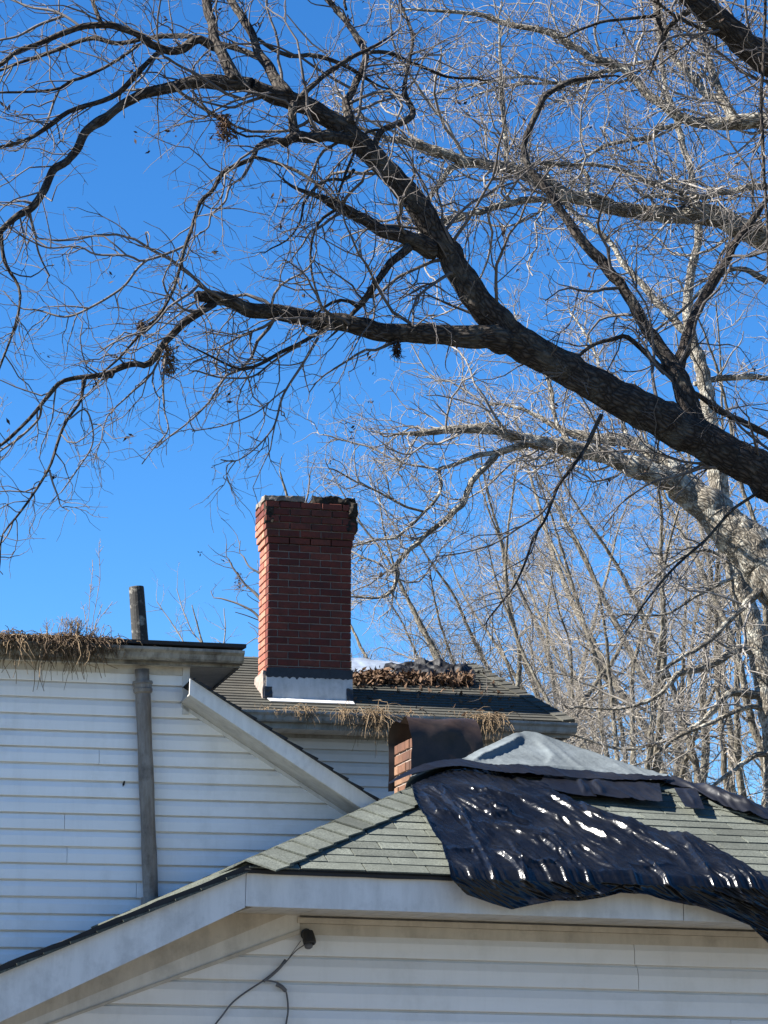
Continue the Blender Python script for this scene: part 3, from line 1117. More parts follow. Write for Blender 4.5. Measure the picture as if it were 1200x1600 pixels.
# left rake board: sags slightly, a little wider at its foot
zrt = lambda u: zE + klo * (u - uE)
ua_ = uE - 0.006
pts = []
for k in range(13):
    u = ua_ + (uFar - ua_) * k / 12
    pts.append((u, zrt(u) - 0.012 + 0.006 * mnoise.noise(Vector((u * 1.7, 0, 0)))))
bot = [(u, zrk(u)) for u, _ in reversed(pts)]
slab(W, 'rake_board', M['trim'], wing, pts + bot, VE + 0.004, VE + 0.026)
m = MB()
m.hexa([W(uw0, VE + 0.027, zrk(uw0) + 0.004), W(ua_ + 0.05, VE + 0.027, zrk(ua_ + 0.05) + 0.004), W(ua_ + 0.05, VWL - 0.002, zrk(ua_ + 0.05) + 0.004), W(uw0, VWL - 0.002, zrk(uw0) + 0.004),
        W(uw0, VE + 0.027, zrk(uw0) + 0.016), W(ua_ + 0.05, VE + 0.027, zrk(ua_ + 0.05) + 0.016), W(ua_ + 0.05, VWL - 0.002, zrk(ua_ + 0.05) + 0.016), W(uw0, VWL - 0.002, zrk(uw0) + 0.016)])
m.build('soffit', M['soffit'], wing)
# roof deck
roofW = MB()
V0 = VE - 0.03
zf_ = lambda v: zE + kf * (v - VE)
roofW.v += [tuple(q) for q in (W(uE - 0.02, V0, zf_(V0) - 0.004), W(uE2 + 0.02, V0, zf_(V0) - 0.004), W(uA, vA, zA - 0.004), W(uA, 21.3, zA - 0.004),
                               W(uE - 0.02, 21.3, zE - 0.02), W(uE2 + 0.02, 21.3, zE - 0.02), W(uFar, V0, zrt(uFar) - 0.008), W(uFar, 21.3, zrt(uFar) - 0.008),
                               W(2 * uA - uFar, V0, zrt(uFar) - 0.008), W(2 * uA - uFar, 21.3, zrt(uFar) - 0.008))]
roofW.f += [(0, 1, 2), (0, 2, 3, 4), (1, 5, 3, 2), (1, 8, 9, 5)]
deck = roofW.build('roof', M['felt'], wing)
nfac = -W.d * kf + W.u
nfac /= np.linalg.norm(nfac)
nlef = -W.r * kl + W.u
nlef /= np.linalg.norm(nlef)
Sf = math.hypot(vA - VE, zA - zE)
cf_, sf_ = (vA - VE) / Sf, (zA - zE) / Sf
fac = lambda u, s, o: W(u, VE + s * cf_, zE + s * sf_) + nfac * o
ul = lambda s: uE + (uA - uE) * max(0, s) / Sf
ur = lambda s: uE2 - (uE2 - uA) * max(0, s) / Sf
EXP = 0.103
rs = random.Random(2)
i = 0
s = -0.035
while s < Sf - 0.05:
    sa, sb = s, min(s + EXP + 0.045, Sf - 0.005)
    off = (0.1525 if i % 2 else 0.0) + rs.uniform(-0.02, 0.02)
    k = int((ul(sa) - off) / 0.305) - 1
    while k * 0.305 + off < ur(sa):
        a, b = k * 0.305 + off + 0.0035, (k + 1) * 0.305 + off - 0.0035
        al, bl, au, bu = max(a, ul(sa)), min(b, ur(sa)), max(a, ul(sb)), min(b, ur(sb))
        k += 1
        if bl - al < 0.02:
            continue
        if bu - au < 0.004:
            au = bu = min(max(0.5 * (au + bu), ul(sb)), ur(sb))
            bu += 0.004
        ds_ = rs.uniform(-0.003, 0.003)
        lo, th = 0.003 + rs.uniform(0, 0.004), 0.006
        m = MB()
        m.hexa([fac(al, sa + ds_, lo), fac(bl, sa + ds_, lo), fac(bu, sb, 0.001), fac(au, sb, 0.001),
                fac(al, sa + ds_, lo + th), fac(bl, sa + ds_, lo + th + rs.uniform(-0.001, 0.002)), fac(bu, sb, 0.005), fac(au, sb, 0.005)])
        m.build('shingle', M['shingle'], deck)
    s += EXP
    i += 1
# left and right slopes (face away from the camera), as joined courses
lapped(W, lambda s: (W(uFar + s, V0, zrt(uFar + s) - 0.03), W(uFar + s, VL - 0.1, zrt(uFar + s) - 0.03), nlef), 0, uE - uFar, 0.115, 'lower_slope', M['shingle'], wing)
lapped(W, lambda s: (W(uE + s, VE + (vA - VE) * s / (uA - uE), zE + kl * s), W(uE + s, 21.2, zE + kl * s), nlef), 0, uA - uE - 0.01, 0.11, 'side_slope', M['shingle'], wing)
nrig = W.r * kl + W.u
nrig /= np.linalg.norm(nrig)
lapped(W, lambda s: (W(uE2 - s, VE + (vA - VE) * s / (uA - uE), zE + kl * s), W(uE2 - s, 21.2, zE + kl * s), nrig), 0, uA - uE - 0.01, 0.11, 'side_slope', M['shingle'], wing)
# hip caps
for (Pe, nside) in ((W(uE - 0.012, VE - 0.03, zE - 0.006), nlef), (W(uE2 + 0.012, VE - 0.03, zE - 0.006), nrig)):
    Q = W(uA, vA, zA)
    hd = Q - Pe
    hl = np.linalg.norm(hd)
    hd /= hl
    s1 = np.cross(nfac, hd)
    s1 = s1 if s1 @ (W(uA, VE, zE) - Pe) > 0 else -s1
    s1 /= np.linalg.norm(s1)
    s2 = np.cross(nside, hd)
    s2 = s2 if s2 @ W.d > 0 else -s2
    s2 /= np.linalg.norm(s2)
    nm = (nfac + nside)
    nm /= np.linalg.norm(nm)
    j = 0
    while j * 0.135 < hl:
        a = Pe + hd * (j * 0.135)
        b = Pe + hd * min(hl, j * 0.135 + 0.165)
        wd = 0.15 + rs.uniform(-0.004, 0.004)
        lo, hi = 0.026, 0.014
        sk = rs.uniform(-0.012, 0.012)
        m = MB()
        m.hexa([a + nm * lo, a + s1 * wd + nfac * (lo - 0.008) + hd * sk, b + s1 * wd + nfac * (hi - 0.008), b + nm * hi,
                a + nm * (lo + 0.008), a + s1 * wd + nfac * lo + hd * sk, b + s1 * wd + nfac * hi, b + nm * (hi + 0.006)])
        m.hexa([a + nm * lo, b + nm * hi, b + s2 * wd + nside * (hi - 0.008), a + s2 * wd + nside * (lo - 0.008),
                a + nm * (lo + 0.008), b + nm * (hi + 0.006), b + s2 * wd + nside * hi, a + s2 * wd + nside * lo])
        me = m.mesh('hip_cap')
        fix_normals(me)
        link('hip_cap', me, M['shingle'], wing)
        j += 1
# black drip edges
m = MB()
rows0, rows1, rows2 = [], [], []
for k in range(60):
    u = uE - 0.02 + (uE2 - uE + 0.04) * k / 59
    d = 0.004 * mnoise.noise(Vector((u * 6, 0, 0)))
    rows0.append(W(u, VE - 0.022 + d, zE - 0.034 + d))
    rows1.append(W(u, VE - 0.024 + d, zE - 0.006))
    rows2.append(W(u, VE + 0.02, zE - 0.006))
m.grid([rows0, rows1, rows2])
m.grid([[q + W.d * 0.02 for q in rows0], rows0])
m.build('drip_edge', M['felt'], wing)
m = MB()
ra_, rb_, rc2 = [], [], []
for k in range(70):
    u = uE + 0.01 + (uFar - uE) * k / 69
    d = 0.009 * mnoise.noise(Vector((u * 5, 2, 0))) + 0.004 * mnoise.noise(Vector((u * 17, 2, 0)))
    ra_.append(W(u, VE - 0.016, zrt(u) - 0.022 + d * 0.4))
    rb_.append(W(u, VE - 0.018, zrt(u) + 0.006 + d))
    rc2.append(W(u, VE + 0.05, zrt(u) + 0.004))
m.grid([ra_, rb_, rc2])
m.grid([[q + W.d * 0.02 for q in ra_], ra_])
m.build('drip_edge', M['felt'], wing)

# ---- short brick chimney behind the hip
v0 = 14.8
s0 = H.cast(645, 1190, v0)[0]
s1_ = H.cast(749, 1190, v0)[0]
sz1 = H.cast(690, 1152, v0)[2]
stub = MB()
stub.box(H, s0 + 0.01, s1_ - 0.01, v0 + 0.01, v0 + 0.49, sz1 - 1.1, sz1 - 0.01)
stubo = stub.build('short_chimney', M['mortar'], wing)
nb = 12
for i in range(nb):
    zc = sz1 - (i + 0.5) * 0.072
    wv = s1_ - s0
    cuts = [0, .5, 1] if i % 2 else [0, .25, .75, 1]
    for a, b in zip(cuts[:-1], cuts[1:]):
        brick(stubo, s0 + wv * (a + b) / 2, v0 + 0.05, zc, wv * (b - a) - 0.011, 0.1, 0.061, M['brick_old'], 0)
        brick(stubo, s0 + 0.05, v0 + 0.1 + 0.4 * (a + b) / 2, zc, 0.4 * (b - a) - 0.011, 0.1, 0.061, M['brick_old'], 1)
# black sheet bent over it
zb_ = H.cast(690, 1222, v0)[2]
zt_ = H.cast(690, 1121, v0 + 0.1)[2]
RC = 0.155
prof = [(v0 - 0.03, zb_ + (zt_ - RC - zb_) * k / 8) for k in range(9)]
for k in range(1, 10):
    a = math.pi / 2 * k / 10
    prof.append((v0 - 0.03 + RC * 1.25 * (1 - math.cos(a)), zt_ - RC + RC * math.sin(a)))
prof += [(v0 + 0.18, zt_ - 0.006), (v0 + 0.26, zt_ - 0.018), (v0 + 0.34, zt_ - 0.008)]
for k in range(1, 10):
    a = math.pi / 2 * k / 10
    prof.append((v0 + 0.55 - RC * 1.25 * (1 - math.sin(a)), zt_ - RC + RC * math.cos(a)))
prof += [(v0 + 0.55, zt_ - RC - (zt_ - RC - zb_) * k / 8) for k in range(1, 9)]
m = MB()
NU = 22
for o in (0.0, 0.005):
    rows = []
    for a, (v, z) in enumerate(prof):
        row = []
        for k in range(NU + 1):
            t = k / NU
            fl = 0.008 * max(0, 1 - t * 6)                        # flared left lip
            p = Vector(H(s0 - 0.012 + (s1_ - s0 + 0.03) * t - 0.012 * (1 - t) * (a > 12) * min(1, (a - 12) / 10), v, z))
            cen = Vector(H(s0 + 0.2, v0 + 0.26, zt_ - 0.2))
            p += (p - cen).normalized() * (fl - o)
            p += mnoise.noise_vector(p * 5) * 0.024 + mnoise.noise_vector(p * 15) * 0.006
            row.append(p)
        rows.append(row)
    m.grid(rows)
me = m.mesh('chimney_cover', True)
cover = link('chimney_cover', me, M['rust'])
tag(cover, 'dark rusty sheet bent over the short brick chimney', 'cover')
# ================================================================== SHEETS ON THE ROOFS


def along(pl, n):
    P = np.array(pl, float)
    L = np.r_[0, np.cumsum(np.linalg.norm(np.diff(P, axis=0), axis=1))]
    s = np.linspace(0, L[-1], n)
    return np.stack([np.interp(s, L, P[:, 0]), np.interp(s, L, P[:, 1])], axis=1)


def dist_to(pl, X):
    """distance (px) of the points X (..., 2) to a polyline, signed by side, and position along it 0..1"""
    best = np.full(X.shape[:-1], 1e9)
    tt = np.zeros(X.shape[:-1])
    sg = np.ones(X.shape[:-1])
    n = len(pl) - 1
    for i in range(n):
        a, b = np.array(pl[i], float), np.array(pl[i + 1], float)
        d = b - a
        t = np.clip(((X - a) @ d) / (d @ d), 0, 1)
        q = X - (a + t[..., None] * d)
        r = np.hypot(q[..., 0], q[..., 1])
        m = r < best
        best = np.where(m, r, best)
        tt = np.where(m, (i + t) / n, tt)
        sg = np.where(m, np.sign(d[0] * q[..., 1] - d[1] * q[..., 0]), sg)
    return best, tt, sg


def wing_point(px, py, lift):
    c = W.cast_slope(px, py, VE, zE, kf)
    if c[1] >= VE - 0.045:
        return W(*c) + nfac * lift, 0.0
    h = W.cast(px, py, VE - 0.055)
    return W(*h) - W.d * lift, 1.0


def wing_sheet(name, top, bot, nt, ns, lift, creases, amp, mat, label, cat, fine=0.006, curl=0.02, grain=(5, 16), over=None, group=None):
    T, B = along(top, nt), along(bot, nt)
    s = np.linspace(0, 1, ns)
    X = T[None] * (1 - s)[:, None, None] + B[None] * s[:, None, None]          # ns x nt x 2
    P = np.empty((ns, nt, 3))
    hang = np.zeros((ns, nt))
    for i in range(ns):
        for j in range(nt):
            P[i, j], hang[i, j] = wing_point(X[i, j, 0], X[i, j, 1], lift)
    for _ in range(4):                                                        # ease the bend over the eave
        Q = P.copy()
        Q[1:-1] = 0.25 * P[:-2] + 0.5 * P[1:-1] + 0.25 * P[2:]
        P = np.where(hang[:, :, None] > -1, Q, P)
        hang[1:-1] = 0.25 * hang[:-2] + 0.5 * hang[1:-1] + 0.25 * hang[2:]
    N = nfac[None, None] * (1 - hang)[:, :, None] - W.d[None, None] * hang[:, :, None]
    D = np.zeros((ns, nt))
    for pl, a, wd in creases:
        d, t, sg = dist_to(pl, X)
        env = np.minimum(1, np.minimum(t, 1 - t) * 5)
        ww = np.where(sg > 0, wd * 0.20, wd * 1.3)
        D += 1.0 * a * env * np.exp(-np.sqrt((d / ww) ** 2 + 0.06) + 0.245)
    for i in range(ns):
        for j in range(nt):
            x, y = X[i, j] * 0.01
            # folds run down to the right
            al, ac = x * 0.85 + y * 0.5, -x * 0.5 + y * 0.85
            ac += 0.10 * mnoise.noise(Vector((al * 1.1, ac * 1.5, 7.7)))
            n1 = mnoise.noise(Vector((al * 0.42, ac * grain[0] * 0.55, 1.3)))
            n2 = mnoise.noise(Vector((al * 0.95, ac * grain[0] * 1.5, 4.1)))
            n3 = mnoise.noise(Vector((al * 2.6, ac * grain[0] * 4.6, 2.2)))
            msk = 0.35 + 0.65 * min(1, max(0, 0.5 + 1.6 * mnoise.noise(Vector((x * 1.3, y * 2.2, 5.5)))))
            D[i, j] += amp * ((max(0, 1 - abs(n1) * 3.2) ** 2) * 0.9 + msk * (max(0, 1 - abs(n2) * 3.0) ** 2) * 0.5) + fine * msk * max(0, 1 - abs(n3) * 2.6)
    D += curl * np.exp(-((1 - s) / 0.05) ** 2)[:, None] * (0.7 + 0.5 * np.sin(np.linspace(0, 19, nt)))[None]
    P = P + N * np.maximum(D, -lift * 0.6)[:, :, None]
    rows = [list(r) for r in P]
    if over is not None:                                                      # carry the top edge over the hip behind
        r0 = P[0]
        for k in (1, 2, 3):
            rows.insert(0, [q + W.d * (0.09 * k) - W.u * (0.055 * k * k * 0.5) for q in r0])
    m = MB()
    m.grid(rows)
    ob = m.build(name, mat, smooth=True)
    tag(ob, label, cat, group)
    return ob


c_ = lambda pts: [(560 + x / 1.875, 1100 + y / 1.875) for x, y in pts]
STREAKS = []
rs = random.Random(31)
for _ in range(34):                                                           # lesser creases running with the folds
    x, y = rs.uniform(650, 1100), 0
    y = 1228 + (x - 650) * 0.24 + rs.uniform(0, 120)
    sl_ = rs.uniform(0.25, 0.75)
    pl = [(x, y)]
    for k in range(rs.randint(3, 7)):
        sl_ += rs.gauss(0, 0.16)
        dx = rs.uniform(10, 24)
        pl.append((pl[-1][0] + dx, pl[-1][1] + dx * sl_))
    STREAKS.append((pl, rs.uniform(0.008, 0.022), rs.uniform(2.5, 5.5)))
wing_sheet('plastic_sheet',
           [(641, 1238), (660, 1229), (683, 1220), (720, 1214), (760, 1217), (810, 1226), (845, 1240), (880, 1256), (905, 1265), (944, 1284), (987, 1297), (1040, 1311), (1093, 1327), (1136, 1345), (1173, 1372), (1205, 1384), (1260, 1410), (1330, 1440)],
           [(641, 1240), (646, 1265), (667, 1308), (688, 1340), (701, 1377), (725, 1399), (763, 1412), (795, 1422), (827, 1415), (859, 1409), (901, 1409), (933, 1404), (965, 1396), (1003, 1399), (1040, 1409), (1093, 1420), (1136, 1436), (1163, 1447), (1184, 1468), (1205, 1485), (1260, 1500), (1330, 1520)],
           460, 210, 0.035,
           [(c_([(255, 245), (330, 275), (480, 310), (560, 355), (650, 385), (740, 425), (830, 460)]), 0.025, 7),
            (c_([(320, 370), (430, 400), (540, 435), (600, 475), (640, 530)]), 0.022, 6),
            (c_([(500, 260), (560, 300), (640, 340), (720, 370), (800, 400), (890, 440)]), 0.022, 6),
            (c_([(165, 250), (225, 340), (300, 360), (380, 500), (400, 550)]), 0.020, 8),
            (c_([(730, 370), (830, 420), (930, 470), (975, 520)]), 0.022, 6),
            (c_([(905, 400), (965, 450), (985, 480), (1040, 545)]), 0.031, 9),
            (c_([(235, 250), (250, 300), (320, 370)]), 0.019, 6),
            (c_([(640, 315), (665, 345), (720, 365)]), 0.019, 5),
            (c_([(430, 410), (470, 480), (480, 540)]), 0.014, 6),
            (c_([(250, 455), (330, 455), (360, 500)]), 0.015, 6),
            (c_([(1030, 470), (1100, 540), (1150, 620)]), 0.022, 10),
            (c_([(560, 575), (700, 560), (760, 530), (850, 535)]), 0.019, 9)] + STREAKS,
           0.013, M['tarp'], 'crumpled shiny black plastic sheet draped over the green-grey shingles and eave', 'tarp', 0.013, 0.02)
wing_sheet('grey_tarpaulin',
           [(640, 1226), (668, 1215), (712, 1202), (760, 1181), (795, 1164), (818, 1155), (832, 1157), (880, 1172), (930, 1190), (985, 1208), (1040, 1224)],
           [(640, 1230), (668, 1219), (712, 1207), (760, 1217), (800, 1218), (830, 1219), (860, 1219), (900, 1221), (940, 1226), (985, 1231), (1040, 1233)],
           130, 40, 0.045,
           [([(730, 1206), (770, 1192), (800, 1177), (818, 1164)], 0.03, 8),
            ([(760, 1216), (820, 1214), (900, 1217), (1000, 1229)], 0.02, 4), ([(830, 1165), (860, 1195), (850, 1214)], 0.012, 10)],
           0.006, M['tarp_grey'], 'faded grey tarpaulin stretched over the peak of the hip roof', 'tarp', 0.003, 0.012, over=True)
wing_sheet('black_strip',
           [(604, 1243), (620, 1232), (645, 1218), (680, 1208), (715, 1204), (760, 1213), (840, 1217), (930, 1224), (1000, 1230), (1045, 1232)],
           [(606, 1245), (622, 1237), (648, 1226), (684, 1219), (718, 1217), (760, 1224), (840, 1230), (930, 1236), (1000, 1238), (1045, 1236)],
           120, 10, 0.065, [], 0.008, M['tarp_rag'], 'narrow black plastic strip along the lower edge of the grey tarpaulin', 'tarp', 0.006, 0.0)
wing_sheet('black_flap',
           [(915, 1233), (960, 1236), (1028, 1240)], [(925, 1258), (975, 1264), (1033, 1269)],
           40, 16, 0.055, [([(922, 1236), (940, 1258)], 0.02, 5)], 0.008, M['tarp_rag'], 'square black flap hanging below the grey tarpaulin', 'tarp', 0.004, 0.0)
wing_sheet('black_flap',
           [(848, 1226), (890, 1229), (925, 1233)], [(838, 1246), (885, 1254), (930, 1261)],
           30, 12, 0.05, [([(900, 1232), (912, 1256)], 0.02, 5)], 0.008, M['tarp_rag'], 'creased black flap between the grey tarpaulin and the shiny sheet', 'tarp', 0.004, 0.0)
wing_sheet('black_flap',
           [(1050, 1246), (1068, 1247), (1086, 1250)], [(1068, 1277), (1085, 1279), (1099, 1280)],
           24, 18, 0.055, [([(1066, 1250), (1084, 1275)], 0.012, 5)], 0.006, M['tarp_rag'], 'small torn black flap lying on bare shingles below the hip', 'tarp', 0.004, 0.0)
wing_sheet('black_roll',
           [(1030, 1228), (1065, 1231), (1100, 1243), (1140, 1258), (1200, 1279), (1290, 1312)], [(1035, 1236), (1075, 1246), (1105, 1262), (1145, 1280), (1200, 1296), (1290, 1330)],
           90, 18, 0.045, [([(1085, 1240), (1120, 1262), (1200, 1288)], 0.035, 7)], 0.016, M['tarp_rag'], 'black plastic bunched along the ridge where shingles end beside the trees', 'tarp', 0.008, 0.0, over=True)

# ------------------------------------------------------------------ litter on the rear roof


def rear_pt(px, py, lift=0.0):
    c = H.cast_slope(px, py, VG, zGR + 0.012, KR)
    return H(*c) + nf * lift


cs = []
for _ in range(1500):
    x = random.uniform(551, 738)
    yb = 1073 + 0.026 * (x - 551)
    y = random.triangular(yb - 26 + 0.05 * abs(x - 640), yb, yb - 6)
    cs.append(rear_pt(x, y, random.uniform(0.01, 0.07) + 0.03 * random.random() * (y > yb - 14)))
for _ in range(160):
    cs.append(rear_pt(random.uniform(555, 800), random.triangular(1050, 1122, 1080), 0.02))
lf = link('leaf_litter', leaf_mesh('leaf_litter', cs, 0.042), M['leaf'])
tag(lf, 'heap of brown dead leaves caught beside the tall brick chimney', 'leaves', kind='stuff')
NXr, NYr = 150, 64
rows = []
for i in range(NYr):
    row = []
    for j in range(NXr):
        a, b = j / (NXr - 1), i / (NYr - 1)
        x = 596 + a * 146
        y = 1040 + 30 * b + a * 4
        hump = math.exp(-((a - 0.52) / 0.26) ** 2) * 0.085 + math.exp(-((a - 0.86) / 0.10) ** 2) * 0.05 + 0.05 * math.exp(-((a - 0.15) / 0.2) ** 2)
        edge = min(1, 6 * min(a, 1 - a, b, 1 - b) + 0.05)
        p = Vector(rear_pt(x, y))
        h = (hump * (0.35 + 0.9 * (1 - 2.4 * abs(mnoise.noise(p * 3.3)))) + 0.04 * (1 - 2.6 * abs(mnoise.noise(p * 7))) + 0.010 * (1 - 2.6 * abs(mnoise.noise(p * 18)))) * edge * (1 - 0.5 * b)
        row.append(p + Vector(nf) * (0.012 + max(0.0, h)) + mnoise.noise_vector(p * 9) * 0.03 * edge)
    rows.append(row)
m = MB()
m.grid(rows)
rag = m.build('black_plastic_heap', M['tarp_heap'], smooth=True)
tag(rag, 'crumpled black plastic heap on dead leaves near the roof ridge', 'tarp')
M['pale'] = m_tarp('pale_sheet', (0.16, 0.19, 0.24), 0.5, 0.3, 0.15, 10)
rows = []
for i in range(12):
    row = []
    for j in range(40):
        a, b = j / 39, i / 11
        p = Vector(rear_pt(549 + a * 82, 1031 + a * 8 + b * (26 - 16 * a)))
        row.append(p + Vector(nf) * (0.02 + 0.03 * abs(mnoise.noise(p * 4))))
    rows.append(row)
m = MB()
m.grid(rows)
ps = m.build('pale_sheet', M['pale'], smooth=True)
tag(ps, 'pale bluish sheet lying on the roof behind the dead leaves', 'tarp')

# ------------------------------------------------------------------ straw in the gutters


def gutter_straw(name, mat, mat2, spots, label, n, place):
    st, di, le = [], [], []
    for _ in range(n):
        x, lo, hi, up = random.choices(spots, [q[4] for q in spots])[0][:4]
        px = x + random.gauss(0, 1) * hi
        p = place(px)
        st.append(p + np.array([random.gauss(0, 0.02), random.gauss(0, 0.03), random.uniform(-0.035, 0.03)]))
        di.append((random.gauss(0, 0.8), random.gauss(-0.35, 0.5), random.gauss(0.25 + up, 0.6)))
        le.append(random.uniform(0.25, 1.0) * lo)
    me, Q = strand_mesh(name, st, di, le, 0.0032, 6, 0.42, 0.30)
    ob = link(name, me, mat)
    tag(ob, label, 'debris', kind='stuff')
    return ob


lip = lambda px: H(H.cast(px, 1008, VGL)[0], VGL + 0.05, zgL + 0.015)
gutter_straw('gutter_straw', M['straw_dark'], None, [(x, 0.11, 14, 0.0, 1.0) for x in range(-20, 176, 14)] + [(100, 0.22, 22, -0.1, 1.5), (130, 0.16, 18, 0.3, 2.0), (165, 0.14, 12, 0.0, 1.2)],
             'dark matted straw and dead vines filling the gutter of the white house', 3000, lip)
gutter_straw('gutter_straw', M['straw'], None, [(x, 0.13, 14, -0.1, 1.0) for x in range(-20, 170, 14)] + [(66, 0.42, 3, -0.6, 0.5), (118, 0.4, 8, -0.5, 0.8), (20, 0.34, 8, -0.4, 0.8), (185, 0.12, 40, 0.0, 0.6)],
             'pale straw strands hanging over the gutter rim of the white house', 900, lip)
lip2 = lambda px: H(H.cast(px, 1122, VG - 0.1)[0], VG - 0.07, zGR + 0.02)
gutter_straw('gutter_straw', M['straw'], None, [(440, 0.12, 22, 0, 1.0), (482, 0.20, 12, -0.1, 1.6), (540, 0.22, 6, -0.3, 1.3), (590, 0.34, 13, -0.5, 3.0), (583, 0.48, 2, -0.9, 0.5), (640, 0.14, 30, 0.0, 1.0), (768, 0.36, 13, -0.4, 4.0), (740, 0.14, 20, 0, 0.6), (500, 0.1, 50, 0, 1.0)],
             'tufts of pale straw hanging from the rear gutter behind the short chimney', 700, lip2)
# dry weeds standing in the left gutter
st, di, le = [], [], []
for (x, h, k) in ((134, 0.72, 2), (140, 0.36, 3), (120, 0.18, 16), (105, 0.16, 10), (150, 0.13, 10), (75, 0.12, 6), (95, 0.18, 3)):
    for _ in range(k):
        st.append(lip(x + random.gauss(0, 4)))
        di.append((random.gauss(-0.03, 0.12 if h > 0.5 else 0.35), random.gauss(0, 0.2), 1))
        le.append(h * random.uniform(0.75, 1.1))
me, Q = strand_mesh('dry_weeds', st, di, le, 0.0022, 9, -0.03, 0.10)
ga, gr = shoots(Q, np.full(Q.shape[:2], 0.002), 26, (0.6, 0.9), 30, 4, 0.35, (25, 60), 0.2, (0, 0, 0.05), 0.002, 0.0015, 0.03, 0.09)
me2 = twig_mesh('dry_weeds', [(Q, np.full(Q.shape[:2], 0.0022), 3), (ga, gr, 3)])
dw = link('dry_weeds', me2, M['straw'])
tag(dw, 'thin dry weeds growing up out of the straw-filled gutter', 'weeds', kind='stuff')

# ------------------------------------------------------------------ lamp socket and hanging cables on the wing
lw = thing('wall_lamp', 'small black lamp socket under the eave of the front wing', 'lamp', W(*W.cast(480, 1470, VWL - 0.04)))
c0 = Vector(W(*W.cast(480, 1459, VWL - 0.05)))
m = MB()
m.lathe(c0 + Vector(W.d) * 0.035, Vector(-W.d) * 1.0 - Vector(W.u) * 0.1, [(0, 0.026), (0.012, 0.028), (0.014, 0.016), (0.03, 0.016)], 16)
m.build('mounting_plate', M['black'], lw, smooth=False)
m = MB()
m.lathe(c0 + Vector(W.u) * 0.012 - Vector(W.d) * 0.01, -Vector(W.u) + Vector(W.r) * 0.12 - Vector(W.d) * 0.35, [(0, 0.014), (0.004, 0.026), (0.02, 0.029), (0.045, 0.032), (0.062, 0.031), (0.068, 0.026), (0.06, 0.02)], 18)
m.build('socket', M['black'], lw, smooth=False)
m = MB()
m.lathe(c0 - Vector(W.u) * 0.048 - Vector(W.d) * 0.03, -Vector(W.u) + Vector(W.r) * 0.12 - Vector(W.d) * 0.35, [(0, 0.016), (0.01, 0.021), (0.02, 0.018), (0.026, 0.008)], 14)
m.build('lens', M['cable'], lw, smooth=True)


def wire(name, pts, width, mat, parent=None, out=0.035):
    P3 = [W(*W.cast(x, y, VWL - out - 0.01 * (i % 2))) for i, (x, y) in enumerate(pts)]
    Q = resample(P3, 10 * len(pts))
    V, F, K = tube_arrays(Q[None], np.full((1, len(Q)), width), 8)
    return link(name, mesh_np(name, [V], [F], [K]), mat, parent)


cab = thing('hanging_cable', 'thin grey cable with splices hanging from the lamp socket across siding', 'cable', W(*W.cast(430, 1535, VWL - 0.03)))
wire('wire', [(476, 1476), (462, 1486), (447, 1503), (438, 1512)], 0.0026, M['cable'], cab)
wire('wire', [(470, 1470), (460, 1484), (452, 1496), (445, 1506)], 0.0016, M['cable'], cab)
wire('splice', [(446, 1500), (438, 1511), (424, 1524), (412, 1533)], 0.0075, M['cable'], cab)
wire('cable', [(416, 1530), (398, 1541), (376, 1556), (360, 1570), (348, 1586), (335, 1603), (325, 1625), (318, 1680)], 0.0042, M['cable'], cab)
wire('cable', [(410, 1532), (424, 1533), (436, 1537), (445, 1545), (449, 1560), (450, 1580), (447, 1600), (444, 1625), (446, 1680)], 0.0042, M['cable'], cab)
wire('splice', [(432, 1538), (440, 1542), (446, 1548)], 0.010, M['cable'], cab)

# ================================================================== TREES
SINKS = []


class Traced:
    """a tree whose limbs were followed in the photograph; widths in photo pixels, depth in metres from the eye"""
    def __init__(s, depth):
        s.depth = depth
        s.lines = []                       # (points 3D, radii, thick?)
        s.px = []                          # (x, y, depth)

    def add(s, pts, drift=0.0, start=None):
        if len(pts[-1]) > 2 and 2.4 < pts[-1][2] < 9.5:                      # run out into a fine tip
            (xa, ya), (xb, yb, wb) = pts[-2][:2], pts[-1]
            l_ = math.hypot(xb - xa, yb - ya) + 1e-6
            k_ = 9 * wb / l_
            pts = list(pts) + [(xb + (xb - xa) * k_ * 0.5, yb + (yb - ya) * k_ * 0.5 + 3, wb * 0.6), (xb + (xb - xa) * k_ + 6, yb + (yb - ya) * k_ - 5, 1.4)]
        if start is None:
            x0, y0 = pts[0][0], pts[0][1]
            if s.px:
                d = min(s.px, key=lambda q: (q[0] - x0) ** 2 + (q[1] - y0) ** 2)
                dep0 = d[2] if (d[0] - x0) ** 2 + (d[1] - y0) ** 2 < 60 ** 2 else s.depth
            else:
                dep0 = s.depth
        else:
            dep0 = start
        n = len(pts)
        P3, R = [], []
        w_last = 4
        for i, p in enumerate(pts):
            w_ = p[2] if len(p) > 2 else w_last
            w_last = w_
            d = dep0 + drift * i / max(1, n - 1)
            P3.append(at_depth(p[0], p[1], d))
            R.append(w_ * 0.5 * d / FPX)
            if i:
                q = pts[i - 1]
                for t in (0.25, 0.5, 0.75, 1.0):
                    s.px.append((q[0] + (p[0] - q[0]) * t, q[1] + (p[1] - q[1]) * t, d))
            else:
                s.px.append((p[0], p[1], d))
        s.lines.append((np.array(P3), np.array(R)))
        return s


